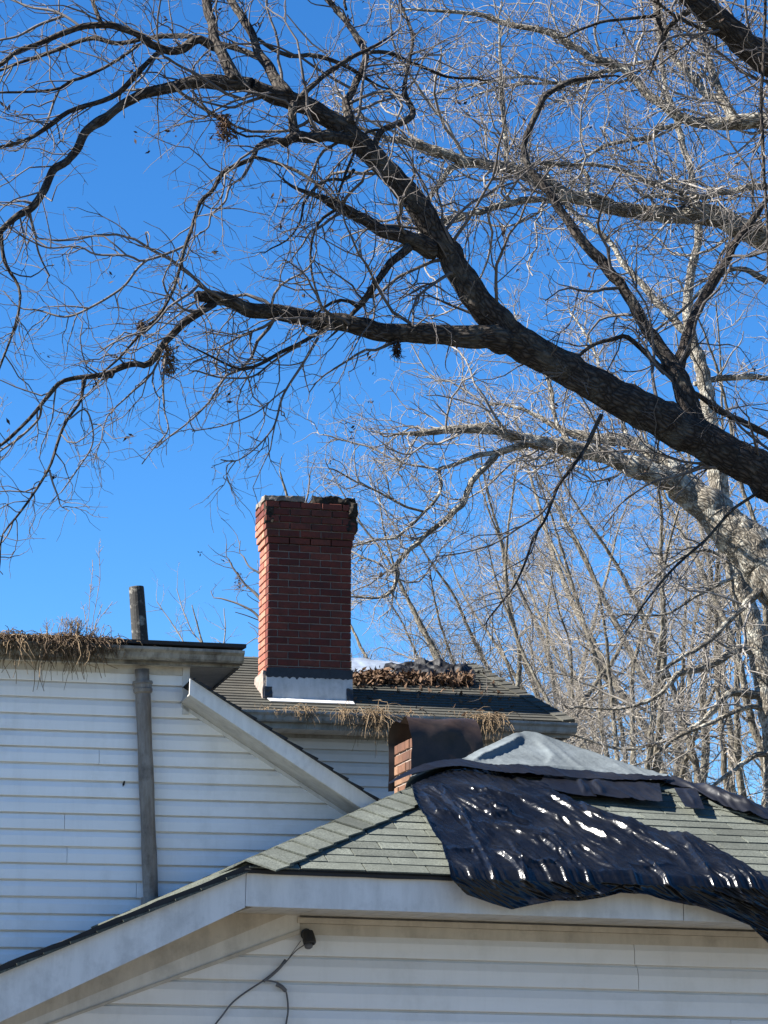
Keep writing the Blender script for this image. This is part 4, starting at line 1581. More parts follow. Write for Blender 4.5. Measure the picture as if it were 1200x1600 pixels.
def rough_limb(P, R, name, mat, parent, rough=1.0):
    """a limb with bark relief; ends closed"""
    L = np.linalg.norm(np.diff(P, axis=0), axis=1).sum()
    big = R.max()
    if big > 0.045:
        n, sides = int(min(420, max(12, L / 0.028))), 30
    elif big > 0.02:
        n, sides = int(min(300, max(10, L / 0.045))), 14
    else:
        n, sides = int(max(8, L / 0.06)), 8
    Q, r = resample(P, n, R)
    # natural unevenness of the axis
    for k in range(1, n - 1):
        nv = mnoise.noise_vector(Vector(Q[k]) * 2.3)
        nw = mnoise.noise_vector(Vector(Q[k]) * 7.0 + Vector((3, 1, 2)))
        Q[k] = Q[k] + np.array(nv) * min(0.5 * r[k], 0.025) + np.array(nw) * min(0.45 * r[k], 0.016)
    r = r * (1 + np.array([0.12 * mnoise.noise(Vector(q) * 3.1) + 0.5 * max(0, mnoise.noise(Vector(q) * 4.7 + Vector((9, 0, 0))) - 0.28) for q in Q]))
    V, F, K = tube_arrays(Q[None], r[None], sides)
    V = V[0].copy()
    if sides >= 14:
        C = Q[:, None]
        rad = V - C
        for a in range(n):
            for b in range(sides):
                p = Vector((K[0, a, b, 0] * 26, K[0, a, b, 1] * 26, K[0, a, b, 2] * 7))
                f = mnoise.noise(p + Vector((a * 0.0, 0, 9)))
                g_ = mnoise.noise(Vector(V[a, b]) * 9)
                V[a, b] = C[a, 0] + rad[a, b] * (1 + rough * (0.09 * (abs(f) * 2 - 0.5) + 0.10 * g_))
    V = V.reshape(-1, 3)
    # end caps as fans to a centre point
    cap = np.stack([Q[0], Q[-1]])
    base = len(V)
    V = np.concatenate([V, cap])
    F = [tuple(f) for f in F]
    me = bpy.data.meshes.new(name)
    faces = F + [(base, (k + 1) % sides, k) for k in range(sides)] + [(base + 1, (n - 1) * sides + k, (n - 1) * sides + (k + 1) % sides) for k in range(sides)]
    me.from_pydata(V.tolist(), [], faces)
    me.polygons.foreach_set('use_smooth', np.ones(len(me.polygons), dtype=bool))
    at = me.attributes.new('bark', 'FLOAT_VECTOR', 'POINT')
    at.data.foreach_set('vector', np.concatenate([K.reshape(-1, 3), np.zeros((2, 3))]).astype(np.float32).ravel())
    me.update()
    return link(name, me, mat, parent)


def finish(tr, name, label, cat, bark, twig, trunk_n, gen, leaves=0, base=None, minw=0.011, seedP=None):
    root = thing(name, label, cat, base)
    thinP, thinR, allP, allR = [], [], [], []
    for i, (P, R) in enumerate(tr.lines):
        Q, r = resample(P, 30, R)
        for k in range(1, 30):
            Q[k] = Q[k] + np.array(mnoise.noise_vector(Vector(Q[k]) * 5.0)) * min(0.9 * r[k], 0.016)
        allP.append(Q)
        allR.append(r)
        if i < trunk_n:
            rough_limb(P, R, 'trunk' if i == 0 else 'limb', bark, root)
        elif R.max() > minw:
            rough_limb(P, R, 'limb', bark, root)
        else:
            thinP.append(Q)
            thinR.append(r)
    P0, R0 = np.array(allP), np.array(allR)
    if trunk_n:
        P0, R0 = P0[1:], R0[1:]
    gens = []
    if thinP:
        gens.append((np.array(thinP), np.array(thinR), 6))
    prev = (P0, R0)
    hold = [prev]
    for g_ in gen:
        outP, outR = [], []
        srcs = hold[-g_.get('back', 1):]
        for (Pp, Rp) in srcs:
            if len(Pp) == 0:
                continue
            Q, r = shoots(Pp, Rp, g_['d'], g_['rf'], g_['sl'], g_['n'], g_.get('t0', 0.08), g_.get('ang', (30, 70)), g_.get('crook', 0.22), g_.get('trop', (0, 0, 0.02)),
                          g_.get('rmax', 1), g_.get('rmin', 0.002), g_.get('lmin', 0.1), g_.get('lmax', 2.0), g_.get('tip', 0.45))
            if len(Q):
                gens.append((Q, r, g_['s']))
                outP.append(Q)
                outR.append(r)
        if outP:
            hold.append((np.concatenate(outP), np.concatenate(outR)))
    tw = link('twigs', twig_mesh('twigs', gens), twig, root, 'stuff')
    if leaves:
        Pt = hold[-1][0]
        sel = rng.choice(len(Pt), leaves)
        cen = np.repeat(Pt[sel, -1], 3, axis=0) + rng.normal(size=(leaves * 3, 3)) * 0.018
        link('dry_leaves', leaf_mesh('dry_leaves', cen, 0.024), M['leaf_dark'], root, 'stuff')
    return root, hold


# ---------------------------------------------------------------- the dark oak reaching over the roofs
A = Traced(16.0)
A.add([(1630, 1990, 170), (1610, 1600, 125), (1580, 1200, 110), (1530, 980, 95), (1470, 905, 80), (1420, 880, 72)], 0.2)
A.add([(1420, 880, 72), (1300, 815, 66), (1200, 746, 62), (1100, 692, 60), (1000, 640, 57), (900, 585, 55), (830, 545, 55), (780, 508, 52), (742, 462, 46), (703, 400, 43), (668, 350, 41), (640, 310, 40), (600, 257, 38), (560, 222, 36), (520, 190, 34), (480, 168, 32), (430, 148, 29), (393, 133, 26)], -1.2)
A.add([(393, 133, 26), (333, 128, 24), (283, 130, 20), (233, 140, 18), (200, 157, 16), (167, 182, 15), (137, 203, 15), (110, 247, 13), (83, 267, 14), (67, 303, 13), (50, 325, 13), (27, 337, 12), (0, 362, 10), (-30, 395, 8)], -0.6)
A.add([(2, 362, 7), (4, 395, 6), (12, 420, 5), (30, 450, 5), (28, 490, 4), (12, 540, 4), (-6, 590, 3)], -0.2)
A.add([(368, 128, 24), (350, 92, 19), (337, 62, 17), (330, 30, 16), (322, 0, 15), (316, -60, 14), (300, -160, 9)], 0.5)
A.add([(450, 152, 26), (430, 118, 20), (410, 87, 17), (393, 53, 14), (377, 23, 13), (360, 0, 12), (335, -50, 11), (310, -140, 6)], 0.8)
A.add([(340, 75, 15), (310, 63, 15), (283, 77, 15), (260, 80, 14), (233, 67, 14), (213, 52, 13), (187, 43, 12), (160, 40, 11), (127, 43, 10), (93, 55, 10), (60, 70, 9), (30, 80, 8), (0, 103, 7), (-30, 120, 5)], -0.6)
A.add([(420, 97, 11), (400, 87, 10), (360, 72, 10), (317, 62, 9), (280, 55, 9), (233, 60, 8), (187, 68, 8), (147, 60, 8), (117, 67, 7), (83, 80, 7), (33, 97, 6), (0, 110, 6), (-40, 130, 4)], 0.7)
A.add([(247, 82, 8), (217, 110, 9), (187, 143, 9), (150, 160, 9), (110, 173, 8), (77, 197, 8), (40, 220, 7), (0, 230, 6), (-30, 245, 4)], -0.5)
A.add([(217, 70, 6), (173, 100, 6), (140, 118, 6), (110, 127, 6), (93, 138, 5), (47, 144, 5), (0, 144, 4), (-25, 144, 4)], -0.3)
A.add([(93, 138, 4), (82, 165, 4), (72, 190, 3.5), (60, 208, 3), (43, 220, 3)], -0.2)
A.add([(160, 40, 8), (150, 15, 7), (142, -10, 6), (130, -60, 5)], 0.2)
A.add([(127, 43, 5), (90, 20, 5), (50, 12, 4), (20, 0, 4), (-10, -10, 3)], 0.3)
A.add([(100, 25, 5), (60, 40, 5), (30, 55, 4), (0, 62, 4)], 0.0)
A.add([(790, 530, 46), (760, 526, 40), (700, 525, 34), (640, 520, 32), (590, 518, 31), (540, 505, 30), (480, 495, 27), (430, 488, 26), (390, 482, 24), (350, 470, 22), (325, 464, 21), (309, 462, 17)], -1.0)
A.add([(335, 474, 13), (318, 482, 13), (300, 494, 13), (278, 513, 13), (255, 540, 12), (232, 570, 12), (212, 569, 10), (190, 575, 11), (165, 586, 9), (140, 589, 9), (115, 592, 8), (92, 601, 8), (72, 624, 7), (45, 655, 6), (20, 680, 6), (0, 697, 5), (-25, 712, 4)], -0.6)
A.add([(172, 578, 6), (180, 590, 6), (170, 588, 5)], 0)
A.add([(130, 593, 6), (126, 625, 5.5), (103, 658, 5), (88, 700, 5), (78, 730, 4.5), (50, 775, 4), (25, 808, 4), (3, 838, 3), (0, 880, 2.5)], -0.3)
A.add([(78, 735, 3.5), (84, 758, 3.5), (90, 775, 3)], 0)
A.add([(108, 655, 3), (135, 640, 3), (145, 690, 2.5), (120, 735, 2.5), (95, 770, 2)], 0.2)
A.add([(66, 628, 5), (60, 655, 4), (30, 685, 4), (0, 705, 3)], 0.3)
A.add([(676, 388, 38), (655, 377, 28), (633, 370, 24), (583, 350, 20), (533, 325, 18), (512, 312, 14), (496, 305, 9)], -0.5)
A.add([(560, 222, 24), (535, 218, 20), (513, 213, 18), (487, 215, 18), (462, 213, 18), (442, 224, 14)], -0.4)
A.add([(462, 213, 18), (455, 195, 16), (457, 172, 14), (460, 160, 12)], 0.0)
A.add([(450, 220, 10), (427, 218, 8), (400, 230, 9), (393, 247, 8), (367, 260, 8), (347, 273, 8), (333, 297, 7), (313, 317, 7), (303, 345, 6), (290, 385, 6), (284, 405, 5), (272, 450, 5), (250, 490, 4.5), (220, 520, 4.5), (190, 555, 4), (165, 577, 3.5)], -0.7)
A.add([(287, 385, 4.5), (262, 395, 4.5), (245, 402, 4.5), (220, 408, 4), (200, 400, 4), (150, 397, 3.5), (123, 385, 3), (75, 387, 3), (45, 375, 2.5), (20, 360, 2)], -0.3)
A.add([(232, 405, 4), (215, 420, 4), (190, 450, 4), (150, 475, 4), (105, 495, 3.5), (60, 485, 3), (30, 480, 2.5), (5, 455, 2)], 0.2)
A.add([(547, 195, 20), (540, 162, 15), (553, 133, 13), (567, 107, 12), (570, 80, 12), (557, 60, 11), (540, 30, 10), (513, 0, 9), (490, -40, 8)], 0.9)
A.add([(541, 15, 5), (538, 0, 5), (545, -30, 4)], 0.2)
A.add([(570, 82, 7), (607, 83, 7), (640, 97, 6), (670, 108, 6), (700, 120, 5), (740, 122, 4)], 0.6)
A.add([(467, 155, 11), (500, 123, 9), (533, 100, 8), (567, 80, 7)], 0.3)
A.add([(403, 60, 6), (427, 77, 8), (457, 88, 8), (490, 87, 8), (533, 100, 8), (557, 113, 8)], 0.1)
A.add([(583, 232, 12), (600, 203, 11), (627, 193, 11), (643, 183, 11), (645, 170, 10), (633, 147, 9), (635, 120, 6), (645, 60, 5), (635, 30, 5), (622, -5, 4)], 0.6)
A.add([(600, 203, 6), (570, 210, 5), (545, 260, 5), (530, 300, 4)], -0.3)
A.add([(1092, 690, 40), (1080, 640, 34), (1066, 598, 31), (1053, 575, 28), (1035, 548, 22), (1010, 510, 20), (970, 450, 18), (930, 400, 18), (900, 365, 17), (882, 335, 14), (850, 292, 13), (827, 262, 12), (820, 240, 11), (822, 215, 10), (837, 180, 10), (850, 152, 10), (870, 137, 9), (895, 125, 8), (930, 120, 6), (960, 118, 4)], 0.8)
A.add([(1058, 580, 22), (1070, 532, 18), (1085, 495, 17), (1110, 450, 16), (1140, 398, 14), (1165, 358, 12), (1200, 310, 10), (1240, 265, 9)], 0.6)
A.add([(1040, 583, 10), (1007, 550, 9), (981, 527, 9), (958, 530, 7), (923, 542, 6), (890, 568, 5), (870, 580, 4)], -0.4)
A.add([(640, 385, 15), (624, 398, 14), (607, 413, 13), (583, 450, 12), (563, 477, 10), (553, 487, 8)], -0.2)
A.add([(560, 480, 7), (540, 468, 6), (515, 475, 5), (495, 490, 4), (470, 500, 3)], -0.3)
A.add([(520, 508, 9), (495, 520, 7), (470, 536, 6), (440, 550, 6), (405, 570, 5), (375, 578, 4.5), (335, 560, 4), (300, 542, 3)], -0.5)
A.add([(470, 540, 4), (430, 562, 4), (395, 588, 3.5), (350, 590, 3), (310, 580, 3)], -0.3)
A.add([(497, 528, 5), (475, 565, 4.5), (445, 612, 4), (432, 655, 3.5), (425, 672, 3), (400, 700, 2.5), (370, 720, 2.2), (345, 718, 2)], -0.4)
A.add([(450, 605, 3), (430, 620, 3), (400, 645, 2.5), (350, 665, 2.2), (300, 674, 2)], -0.2)
A.add([(258, 560, 5), (255, 590, 4), (257, 640, 3), (262, 672, 2.5), (240, 700, 2), (222, 725, 1.8)], -0.2)
A.add([(940, 648, 7), (917, 696, 6.5), (894, 731, 6), (873, 757, 5.5), (862, 785, 5), (852, 813, 4.5), (835, 837, 4.5), (823, 872, 4), (806, 912, 3.5), (788, 936, 3), (765, 965, 2.5)], -0.6)
A.add([(864, 778, 4), (845, 803, 4), (812, 825, 3.5), (768, 851, 3), (724, 864, 2.5), (680, 870, 2)], -0.3)
A.add([(1195, 762, 6), (1182, 770, 5.5), (1142, 798, 5), (1104, 842, 5), (1070, 872, 4.5), (1040, 902, 4), (1005, 945, 3), (985, 975, 2.5)], -0.6)
A.add([(1085, 615, 9), (1121, 640, 10), (1156, 658, 10), (1200, 681, 11), (1280, 715, 13)], 1.2)
A.add([(1560, 1080, 90), (1540, 800, 80), (1470, 500, 68), (1370, 280, 58), (1290, 180, 50), (1230, 118, 47), (1190, 85, 46), (1150, 55, 44), (1115, 25, 40), (1075, -10, 34), (1020, -60, 26)], -1.0)
A.add([(1085, 10, 11), (1066, 25, 10), (1043, 46, 9), (1036, 62, 8)], 0.2)
A.add([(1040, 80, 6), (1036, 55, 10), (1030, 28, 9), (1028, 0, 8), (1015, -30, 8)], 0.0)
A.add([(1028, 25, 6), (1000, 27, 6), (975, 30, 6), (940, 35, 5), (900, 50, 4)], -0.5)
A.add([(1160, 70, 6), (1125, 57, 6), (1095, 45, 6), (1060, 28, 6), (1033, 8, 5)], -0.3)
A.add([(1196, -10, 5), (1193, 90, 5), (1190, 175, 6), (1195, 280, 5), (1198, 320, 5), (1200, 420, 4)], 0.0, 15.0)
A.add([(272, 133, 7), (285, 147, 6), (300, 157, 5.5), (322, 172, 5), (343, 187, 5), (362, 202, 4.5), (385, 213, 4), (405, 212, 3.5)], -0.1)
A.add([(395, 245, 6), (420, 250, 6), (450, 262, 6), (470, 272, 6), (490, 285, 5), (510, 300, 4)], -0.2)
A.add([(395, 250, 5), (380, 275, 4.5), (360, 290, 4), (352, 315, 4), (330, 335, 3.5), (325, 355, 3), (300, 372, 2.5)], -0.2)
A.add([(553, 265, 6), (540, 280, 5.5), (515, 280, 5), (495, 290, 5), (475, 318, 4), (470, 345, 3.5), (450, 375, 3), (420, 390, 2.5)], -0.3)
A.add([(530, 325, 6), (505, 340, 5), (490, 365, 4.5), (485, 400, 4), (490, 440, 3.5), (500, 470, 3)], -0.2)
gA = [dict(d=4.8, rf=(0.10, 0.42), sl=90, n=12, s=5, rmax=0.014, rmin=0.0042, lmin=0.3, lmax=1.5, crook=0.23, trop=(-0.02, 0, -0.008), tip=0.3),
      dict(d=6.0, rf=(0.45, 0.8), sl=100, n=8, s=4, rmin=0.0029, rmax=0.006, lmin=0.18, lmax=0.75, crook=0.27, back=2, t0=0.12, trop=(-0.01, 0, 0.0), tip=0.35),
      dict(d=4.0, rf=(0.6, 0.9), sl=85, n=5, s=3, rmin=0.0022, rmax=0.0032, lmin=0.07, lmax=0.30, crook=0.27, trop=(0, 0, 0.03))]
oak, holdA = finish(A, 'oak_tree', 'dark-barked bare oak whose thick limb crosses over the roofs', 'tree', M['bark_oak'], M['twig_oak'], 2, gA, 150, base=at_depth(1630, 1990, 16.0) * np.array([1, 1, 0]))


def clump(px, py, depth, w, h, n, parent, mat, name='leaf_clump', tr=None):
    if tr is not None:
        depth = min(tr.px, key=lambda q: (q[0] - px) ** 2 + (q[1] - (py - h * 0.4)) ** 2)[2]
    c = at_depth(px, py, depth)
    k = depth / FPX
    st = [c + np.array([random.gauss(0, w * k * 0.3), random.gauss(0, w * k * 0.3), random.uniform(-0.5, 0.5) * h * k]) for _ in range(n)]
    me, Q = strand_mesh(name, st, [(random.gauss(0, 0.6), random.gauss(0, 0.6), random.gauss(-0.3, 0.9)) for _ in st], [random.uniform(0.03, 0.09) for _ in st], 0.003, 5, 0.2, 0.4)
    lm = leaf_mesh(name, np.array(st)[: n // 2], 0.028)
    link(name, me, mat, parent, 'stuff')
    link('dry_leaves', lm, mat, parent, 'stuff')


clump(350, 200, 14.4, 22, 45, 150, oak, M['leaf'], tr=A)
clump(263, 562, 14.2, 18, 50, 140, oak, M['straw_dark'], tr=A)
clump(620, 546, 15.2, 9, 26, 70, oak, M['leaf_dark'], tr=A)
clump(222, 510, 14.2, 12, 20, 50, oak, M['straw_dark'], tr=A)

# ---------------------------------------------------------------- pale tree with the curved limb
B = Traced(27.5)
B.add([(1350, 1900, 150), (1345, 1400, 120), (1320, 1120, 100), (1260, 970, 90), (1205, 895, 80), (1170, 852, 72), (1140, 825, 64), (1107, 792, 56), (1080, 772, 48), (1060, 760, 42)], 0.3)
B.add([(1090, 780, 44), (1060, 758, 40), (1037, 748, 37), (996, 731, 32), (952, 713, 28), (908, 705, 26), (865, 695, 24), (840, 690, 22), (815, 685, 19), (797, 682, 17), (768, 672, 16), (724, 672, 14), (680, 673, 12), (648, 676, 8), (620, 678, 4)], -1.0)
B.add([(1105, 790, 36), (1083, 756, 30), (1054, 731, 26), (1031, 716, 24), (996, 696, 22), (961, 688, 20), (923, 685, 16), (890, 675, 11), (860, 660, 8), (820, 640, 6), (780, 632, 4)], 0.8)
B.add([(830, 690, 14), (800, 700, 12), (776, 710, 11), (760, 728, 10), (736, 755, 10), (721, 790, 10), (695, 810, 9), (660, 840, 8), (622, 877, 8), (621, 900, 7), (610, 924, 6), (599, 933, 4.5), (575, 934, 3.5), (550, 932, 3)], -0.8)
B.add([(780, 706, 8), (755, 710, 7), (730, 717, 7), (700, 729, 6.5), (686, 735, 6), (689, 767, 5.5), (663, 800, 5), (631, 830, 4.5), (613, 842, 4), (580, 845, 3.5), (545, 856, 3)], -0.5)
B.add([(663, 800, 4.5), (630, 790, 4.5), (590, 768, 4), (555, 752, 3.5), (525, 735, 3)], -0.4)
B.add([(690, 735, 4), (660, 728, 4), (620, 720, 3.5), (580, 700, 3), (545, 690, 3), (510, 680, 2.5)], 0.3)
B.add([(614, 895, 4), (590, 880, 4), (565, 870, 3.5), (545, 860, 3)], 0.3)
B.add([(900, 705, 8), (870, 660, 7), (860, 610, 7), (845, 560, 6), (820, 520, 5)], 0.8)
B.add([(980, 690, 8), (970, 650, 7), (940, 600, 6), (930, 550, 5), (900, 500, 4)], 1.0)
B.add([(1205, 900, 22), (1180, 930, 14), (1150, 960, 10), (1110, 1000, 8), (1060, 1030, 6)], -1.0)
gB = [dict(d=6.2, rf=(0.12, 0.5), sl=80, n=10, s=5, rmax=0.018, rmin=0.0055, lmin=0.5, lmax=2.8, crook=0.27, trop=(-0.05, 0, 0.02)),
      dict(d=6.0, rf=(0.40, 0.75), sl=95, n=7, s=4, rmin=0.004, rmax=0.008, lmin=0.3, lmax=1.2, crook=0.29, back=2),
      dict(d=4.4, rf=(0.6, 0.9), sl=85, n=5, s=3, rmin=0.0032, rmax=0.0048, lmin=0.15, lmax=0.5, crook=0.32)]
finish(B, 'pale_barked_tree', 'pale flaky-barked tree with curved limb sweeping behind the dark oak', 'tree', M['bark_pale'], M['twig_pale'], 1, gB, 60, base=at_depth(1350, 1900, 27.5) * np.array([1, 1, 0]), minw=0.016)

# ---------------------------------------------------------------- slender pale trunk rising at the right
S_ = Traced(31.0)
S_.add([(1235, 1860, 70), (1230, 1500, 58), (1215, 1200, 46), (1200, 1083, 40), (1188, 1025, 37), (1175, 975, 35), (1160, 925, 34), (1142, 850, 33), (1128, 790, 31), (1120, 740, 29), (1115, 700, 27), (1108, 640, 24), (1095, 571, 22), (1083, 540, 20), (1075, 504, 18), (1075, 454, 16), (1083, 413, 14), (1090, 372, 13), (1088, 320, 11), (1080, 275, 11), (1065, 217, 11), (1050, 165, 10), (1040, 137, 9), (1035, 100, 9), (1027, 50, 8), (1022, 0, 7), (1015, -60, 5)], 0.5)
S_.add([(1083, 540, 15), (1054, 500, 13), (1025, 469, 12), (996, 437, 11), (972, 407, 10), (952, 378, 9), (926, 355, 8), (900, 335, 8), (870, 300, 6), (850, 260, 4)], 0.8)
S_.add([(1188, 1022, 16), (1155, 1012, 15), (1125, 1030, 13), (1095, 1045, 12), (1058, 1055, 9), (1030, 1085, 6), (1000, 1100, 5), (960, 1108, 4), (900, 1105, 3)], -0.8)
S_.add([(1202, 1090, 16), (1170, 1085, 14), (1140, 1082, 12), (1110, 1115, 9), (1075, 1140, 7), (1030, 1160, 6), (970, 1170, 5), (900, 1150, 3.5)], -0.8)
S_.add([(1205, 1110, 9), (1170, 1105, 8), (1120, 1125, 7), (1060, 1150, 6), (1010, 1190, 4), (960, 1200, 3)], -1.2)
S_.add([(1085, 600, 8), (1136, 590, 10), (1171, 588, 10), (1200, 590, 9), (1250, 585, 7)], 0.5)
S_.add([(1165, 930, 7), (1140, 880, 6), (1100, 860, 5), (1050, 880, 4), (1000, 920, 3)], -0.5)
S_.add([(1215, 1180, 10), (1180, 1180, 8), (1140, 1210, 7), (1100, 1235, 5), (1060, 1240, 4)], -1.0)
S_.add([(1150, 900, 6), (1090, 930, 5), (1040, 960, 4), (980, 960, 3)], -0.6)
gS = [dict(d=4.6, rf=(0.15, 0.5), sl=80, n=9, s=5, rmax=0.016, rmin=0.0055, lmin=0.5, lmax=2.6, crook=0.26, trop=(-0.03, 0, 0.015)),
      dict(d=5.6, rf=(0.40, 0.75), sl=95, n=7, s=4, rmin=0.004, rmax=0.008, lmin=0.3, lmax=1.2, crook=0.29, back=2),
      dict(d=4.0, rf=(0.6, 0.9), sl=85, n=5, s=3, rmin=0.0034, rmax=0.005, lmin=0.15, lmax=0.5, crook=0.32)]
finish(S_, 'slender_tree', 'slender pale tree with upright banded trunk beside the curved limb', 'tree', M['bark_pale'], M['twig_pale'], 1, gS, 0, base=at_depth(1235, 1860, 31.0) * np.array([1, 1, 0]), minw=0.022)

# ---------------------------------------------------------------- grey tree with level limbs high up
C_ = Traced(20.0)
C_.add([(1460, 1930, 150), (1450, 1400, 120), (1430, 900, 100), (1400, 620, 84), (1340, 470, 60), (1260, 402, 42)], 0.2)
C_.add([(1260, 402, 42), (1200, 372, 40), (1165, 358, 38), (1127, 343, 36), (1098, 335, 33), (1054, 335, 28), (1013, 332, 26), (967, 326, 24), (923, 314, 24), (885, 305, 24), (850, 288, 22), (800, 265, 18), (755, 258, 18), (720, 250, 17), (685, 238, 15), (650, 225, 13), (620, 218, 11), (600, 213, 8), (560, 200, 5)], -0.6)
C_.add([(1400, 620, 70), (1370, 400, 60), (1320, 240, 45), (1260, 190, 32), (1200, 190, 30), (1160, 190, 28), (1125, 192, 22), (1075, 190, 17), (1050, 175, 16), (1025, 160, 15), (1005, 140, 15), (982, 115, 14), (957, 100, 12), (930, 95, 11), (905, 78, 11), (880, 62, 10), (850, 50, 10), (812, 41, 10), (787, 35, 9), (760, 25, 8), (715, 19, 6), (675, 17, 5), (640, 15, 4)], 0.3)
C_.add([(1145, 185, 17), (1133, 165, 14), (1122, 152, 13), (1105, 148, 13), (1090, 132, 12), (1070, 110, 12), (1055, 90, 11), (1046, 65, 10), (1035, 30, 8), (1030, -20, 6)], 0.5)
C_.add([(1140, 175, 13), (1120, 130, 12), (1107, 95, 11), (1100, 62, 9), (1102, 30, 8), (1105, 0, 7), (1100, -50, 5)], 0.9)
C_.add([(850, 312, 10), (820, 312, 11), (785, 320, 11), (750, 330, 11), (715, 342, 11), (690, 350, 11), (665, 362, 9), (640, 375, 6)], -0.4)
C_.add([(895, 310, 12), (850, 314, 10)], -0.2)
C_.add([(740, 255, 9), (705, 262, 9), (690, 285, 8), (670, 315, 7), (668, 340, 6)], 0.3)
C_.add([(792, 265, 8), (792, 235, 8), (788, 190, 8), (785, 140, 7), (782, 90, 5), (780, 40, 4)], 0.4)
C_.add([(1060, 195, 8), (1030, 202, 8), (1012, 215, 8), (975, 220, 7), (945, 228, 6), (925, 240, 5), (900, 255, 4)], -0.4)
C_.add([(985, 105, 7), (960, 112, 7), (930, 115, 6), (900, 130, 6), (860, 128, 5), (820, 120, 5), (760, 128, 4), (700, 140, 4)], -0.3)
C_.add([(1020, 95, 6), (985, 100, 6), (950, 110, 6), (905, 128, 6), (850, 130, 5), (790, 135, 5), (740, 150, 4)], 0.2)
C_.add([(1095, 330, 8), (1060, 300, 8), (1020, 285, 7), (970, 265, 7), (930, 258, 6), (890, 258, 6), (850, 255, 5)], -0.5)
C_.add([(916, 308, 8), (918, 280, 8), (905, 262, 7), (880, 255, 6), (850, 262, 5)], 0.4)
C_.add([(1230, 300, 14), (1185, 290, 12), (1150, 298, 11), (1110, 305, 10), (1070, 308, 7), (1030, 305, 5)], -0.3)
C_.add([(1200, 440, 12), (1155, 420, 7), (1110, 440, 6), (1070, 480, 5), (1020, 520, 4)], -0.3)
gC = [dict(d=8.5, rf=(0.12, 0.5), sl=90, n=11, s=5, rmax=0.016, rmin=0.005, lmin=0.4, lmax=2.2, crook=0.29, trop=(-0.04, 0, 0.012)),
      dict(d=6.6, rf=(0.40, 0.75), sl=100, n=8, s=4, rmin=0.0038, rmax=0.007, lmin=0.22, lmax=1.0, crook=0.32, back=2),
      dict(d=4.6, rf=(0.6, 0.9), sl=85, n=5, s=3, rmin=0.0028, rmax=0.0042, lmin=0.1, lmax=0.4, crook=0.32)]
finish(C_, 'grey_barked_tree', 'grey lichened tree sending level limbs high above the dark oak limb', 'tree', M['bark_pale'], M['twig_pale'], 1, gC, 60, base=at_depth(1460, 1930, 20.0) * np.array([1, 1, 0]), minw=0.016)

# ---------------------------------------------------------------- the wood behind: four grown trees, copied


def grown(seed, h, leaders, r0):
    """a bare tree with its foot at the origin: (trunk lines, generations of shoots)"""
    rs_ = random.Random(seed)
    split = h * rs_.uniform(0.22, 0.36)
    trunk = [np.array([0, 0, 0.0])]
    d = np.array([rs_.gauss(0, 0.05), rs_.gauss(0, 0.05), 1.0])
    for k in range(5):
        d = d + np.array([rs_.gauss(0, 0.04), rs_.gauss(0, 0.04), 0])
        trunk.append(trunk[-1] + d / np.linalg.norm(d) * split / 5)
    lines = [(np.array(trunk), np.linspace(r0 * 1.15, r0 * 0.82, 6))]
    P0, R0 = [], []
    for q in range(leaders):
        a = 2 * math.pi * (q + rs_.random() * 0.6) / leaders
        sp = rs_.uniform(0.12, 0.42)
        d = np.array([math.cos(a) * sp, math.sin(a) * sp, 1.0])
        pts = [trunk[-1] - d * 0.02]
        L = (h - split) * rs_.uniform(0.75, 1.05)
        for k in range(9):
            d = d + np.array([rs_.gauss(0, 0.17), rs_.gauss(0, 0.17), 0.04])
            pts.append(pts[-1] + d / np.linalg.norm(d) * L / 9)
        rr = np.linspace(r0 * 0.46 * (1 - 0.08 * q), 0.010, 10)
        lines.append((np.array(pts), rr))
        Q, r = resample(np.array(pts), 20, rr)
        P0.append(Q)
        R0.append(r)
    P0, R0 = np.array(P0), np.array(R0)
    g1 = shoots(P0, R0, 2.6, (0.2, 0.5), 75, 11, 0.03, (35, 80), 0.24, (0, 0, 0.04), 0.032, 0.009, 0.9, 3.6, 0.3)
    g2 = shoots(*g1, 3.6, (0.3, 0.6), 110, 8, 0.10, (28, 70), 0.26, (0, 0, 0.03), 0.010, 0.0058, 0.5, 1.6, 0.45)
    g3 = shoots(*g2, 4.2, (0.5, 0.8), 120, 6, 0.12, (28, 70), 0.28, (0, 0, 0.02), 0.0065, 0.0045, 0.3, 0.95, 0.5)
    g4 = shoots(*g3, 3.6, (0.6, 0.85), 90, 4, 0.2, (28, 65), 0.28, (0, 0, 0.03), 0.0045, 0.0036, 0.2, 0.5, 0.6)
    return lines, [(g1[0], g1[1], 6), (g2[0], g2[1], 4), (g3[0], g3[1], 3), (g4[0], g4[1], 3)]


PROTO = []
for (seed, h, ld, r0) in ((1, 15.0, 4, 0.22), (5, 13.5, 5, 0.19), (9, 16.5, 3, 0.25), (14, 12.5, 4, 0.17)):
    lines, gens = grown(seed, h, ld, r0)
    tm = rough_limb(lines[0][0], lines[0][1], 'trunk', M['bark_far'], None, 0.6)
    lms = [rough_limb(P_, R_, 'limb', M['bark_far'], None, 0.6) for P_, R_ in lines[1:]]
    cm = twig_mesh('crown', gens)
    PROTO.append(([('trunk', tm.data)] + [('limb', q.data) for q in lms], cm))
    for q in [tm] + lms:
        bpy.data.objects.remove(q)
FAR = [(738, 43, 0, 0.96), (690, 52, 1, 1.0), (630, 62, 3, 1.0), (800, 56, 2, 0.95), (868, 44, 1, 0.98), (925, 58, 2, 1.15), (975, 46, 3, 1.15),
       (1042, 37, 1, 0.95), (1100, 50, 2, 1.15), (1150, 42, 3, 1.2), (1215, 40, 0, 1.1), (1010, 66, 0, 1.4), (590, 66, 1, 0.92), (1180, 62, 1, 1.5)]
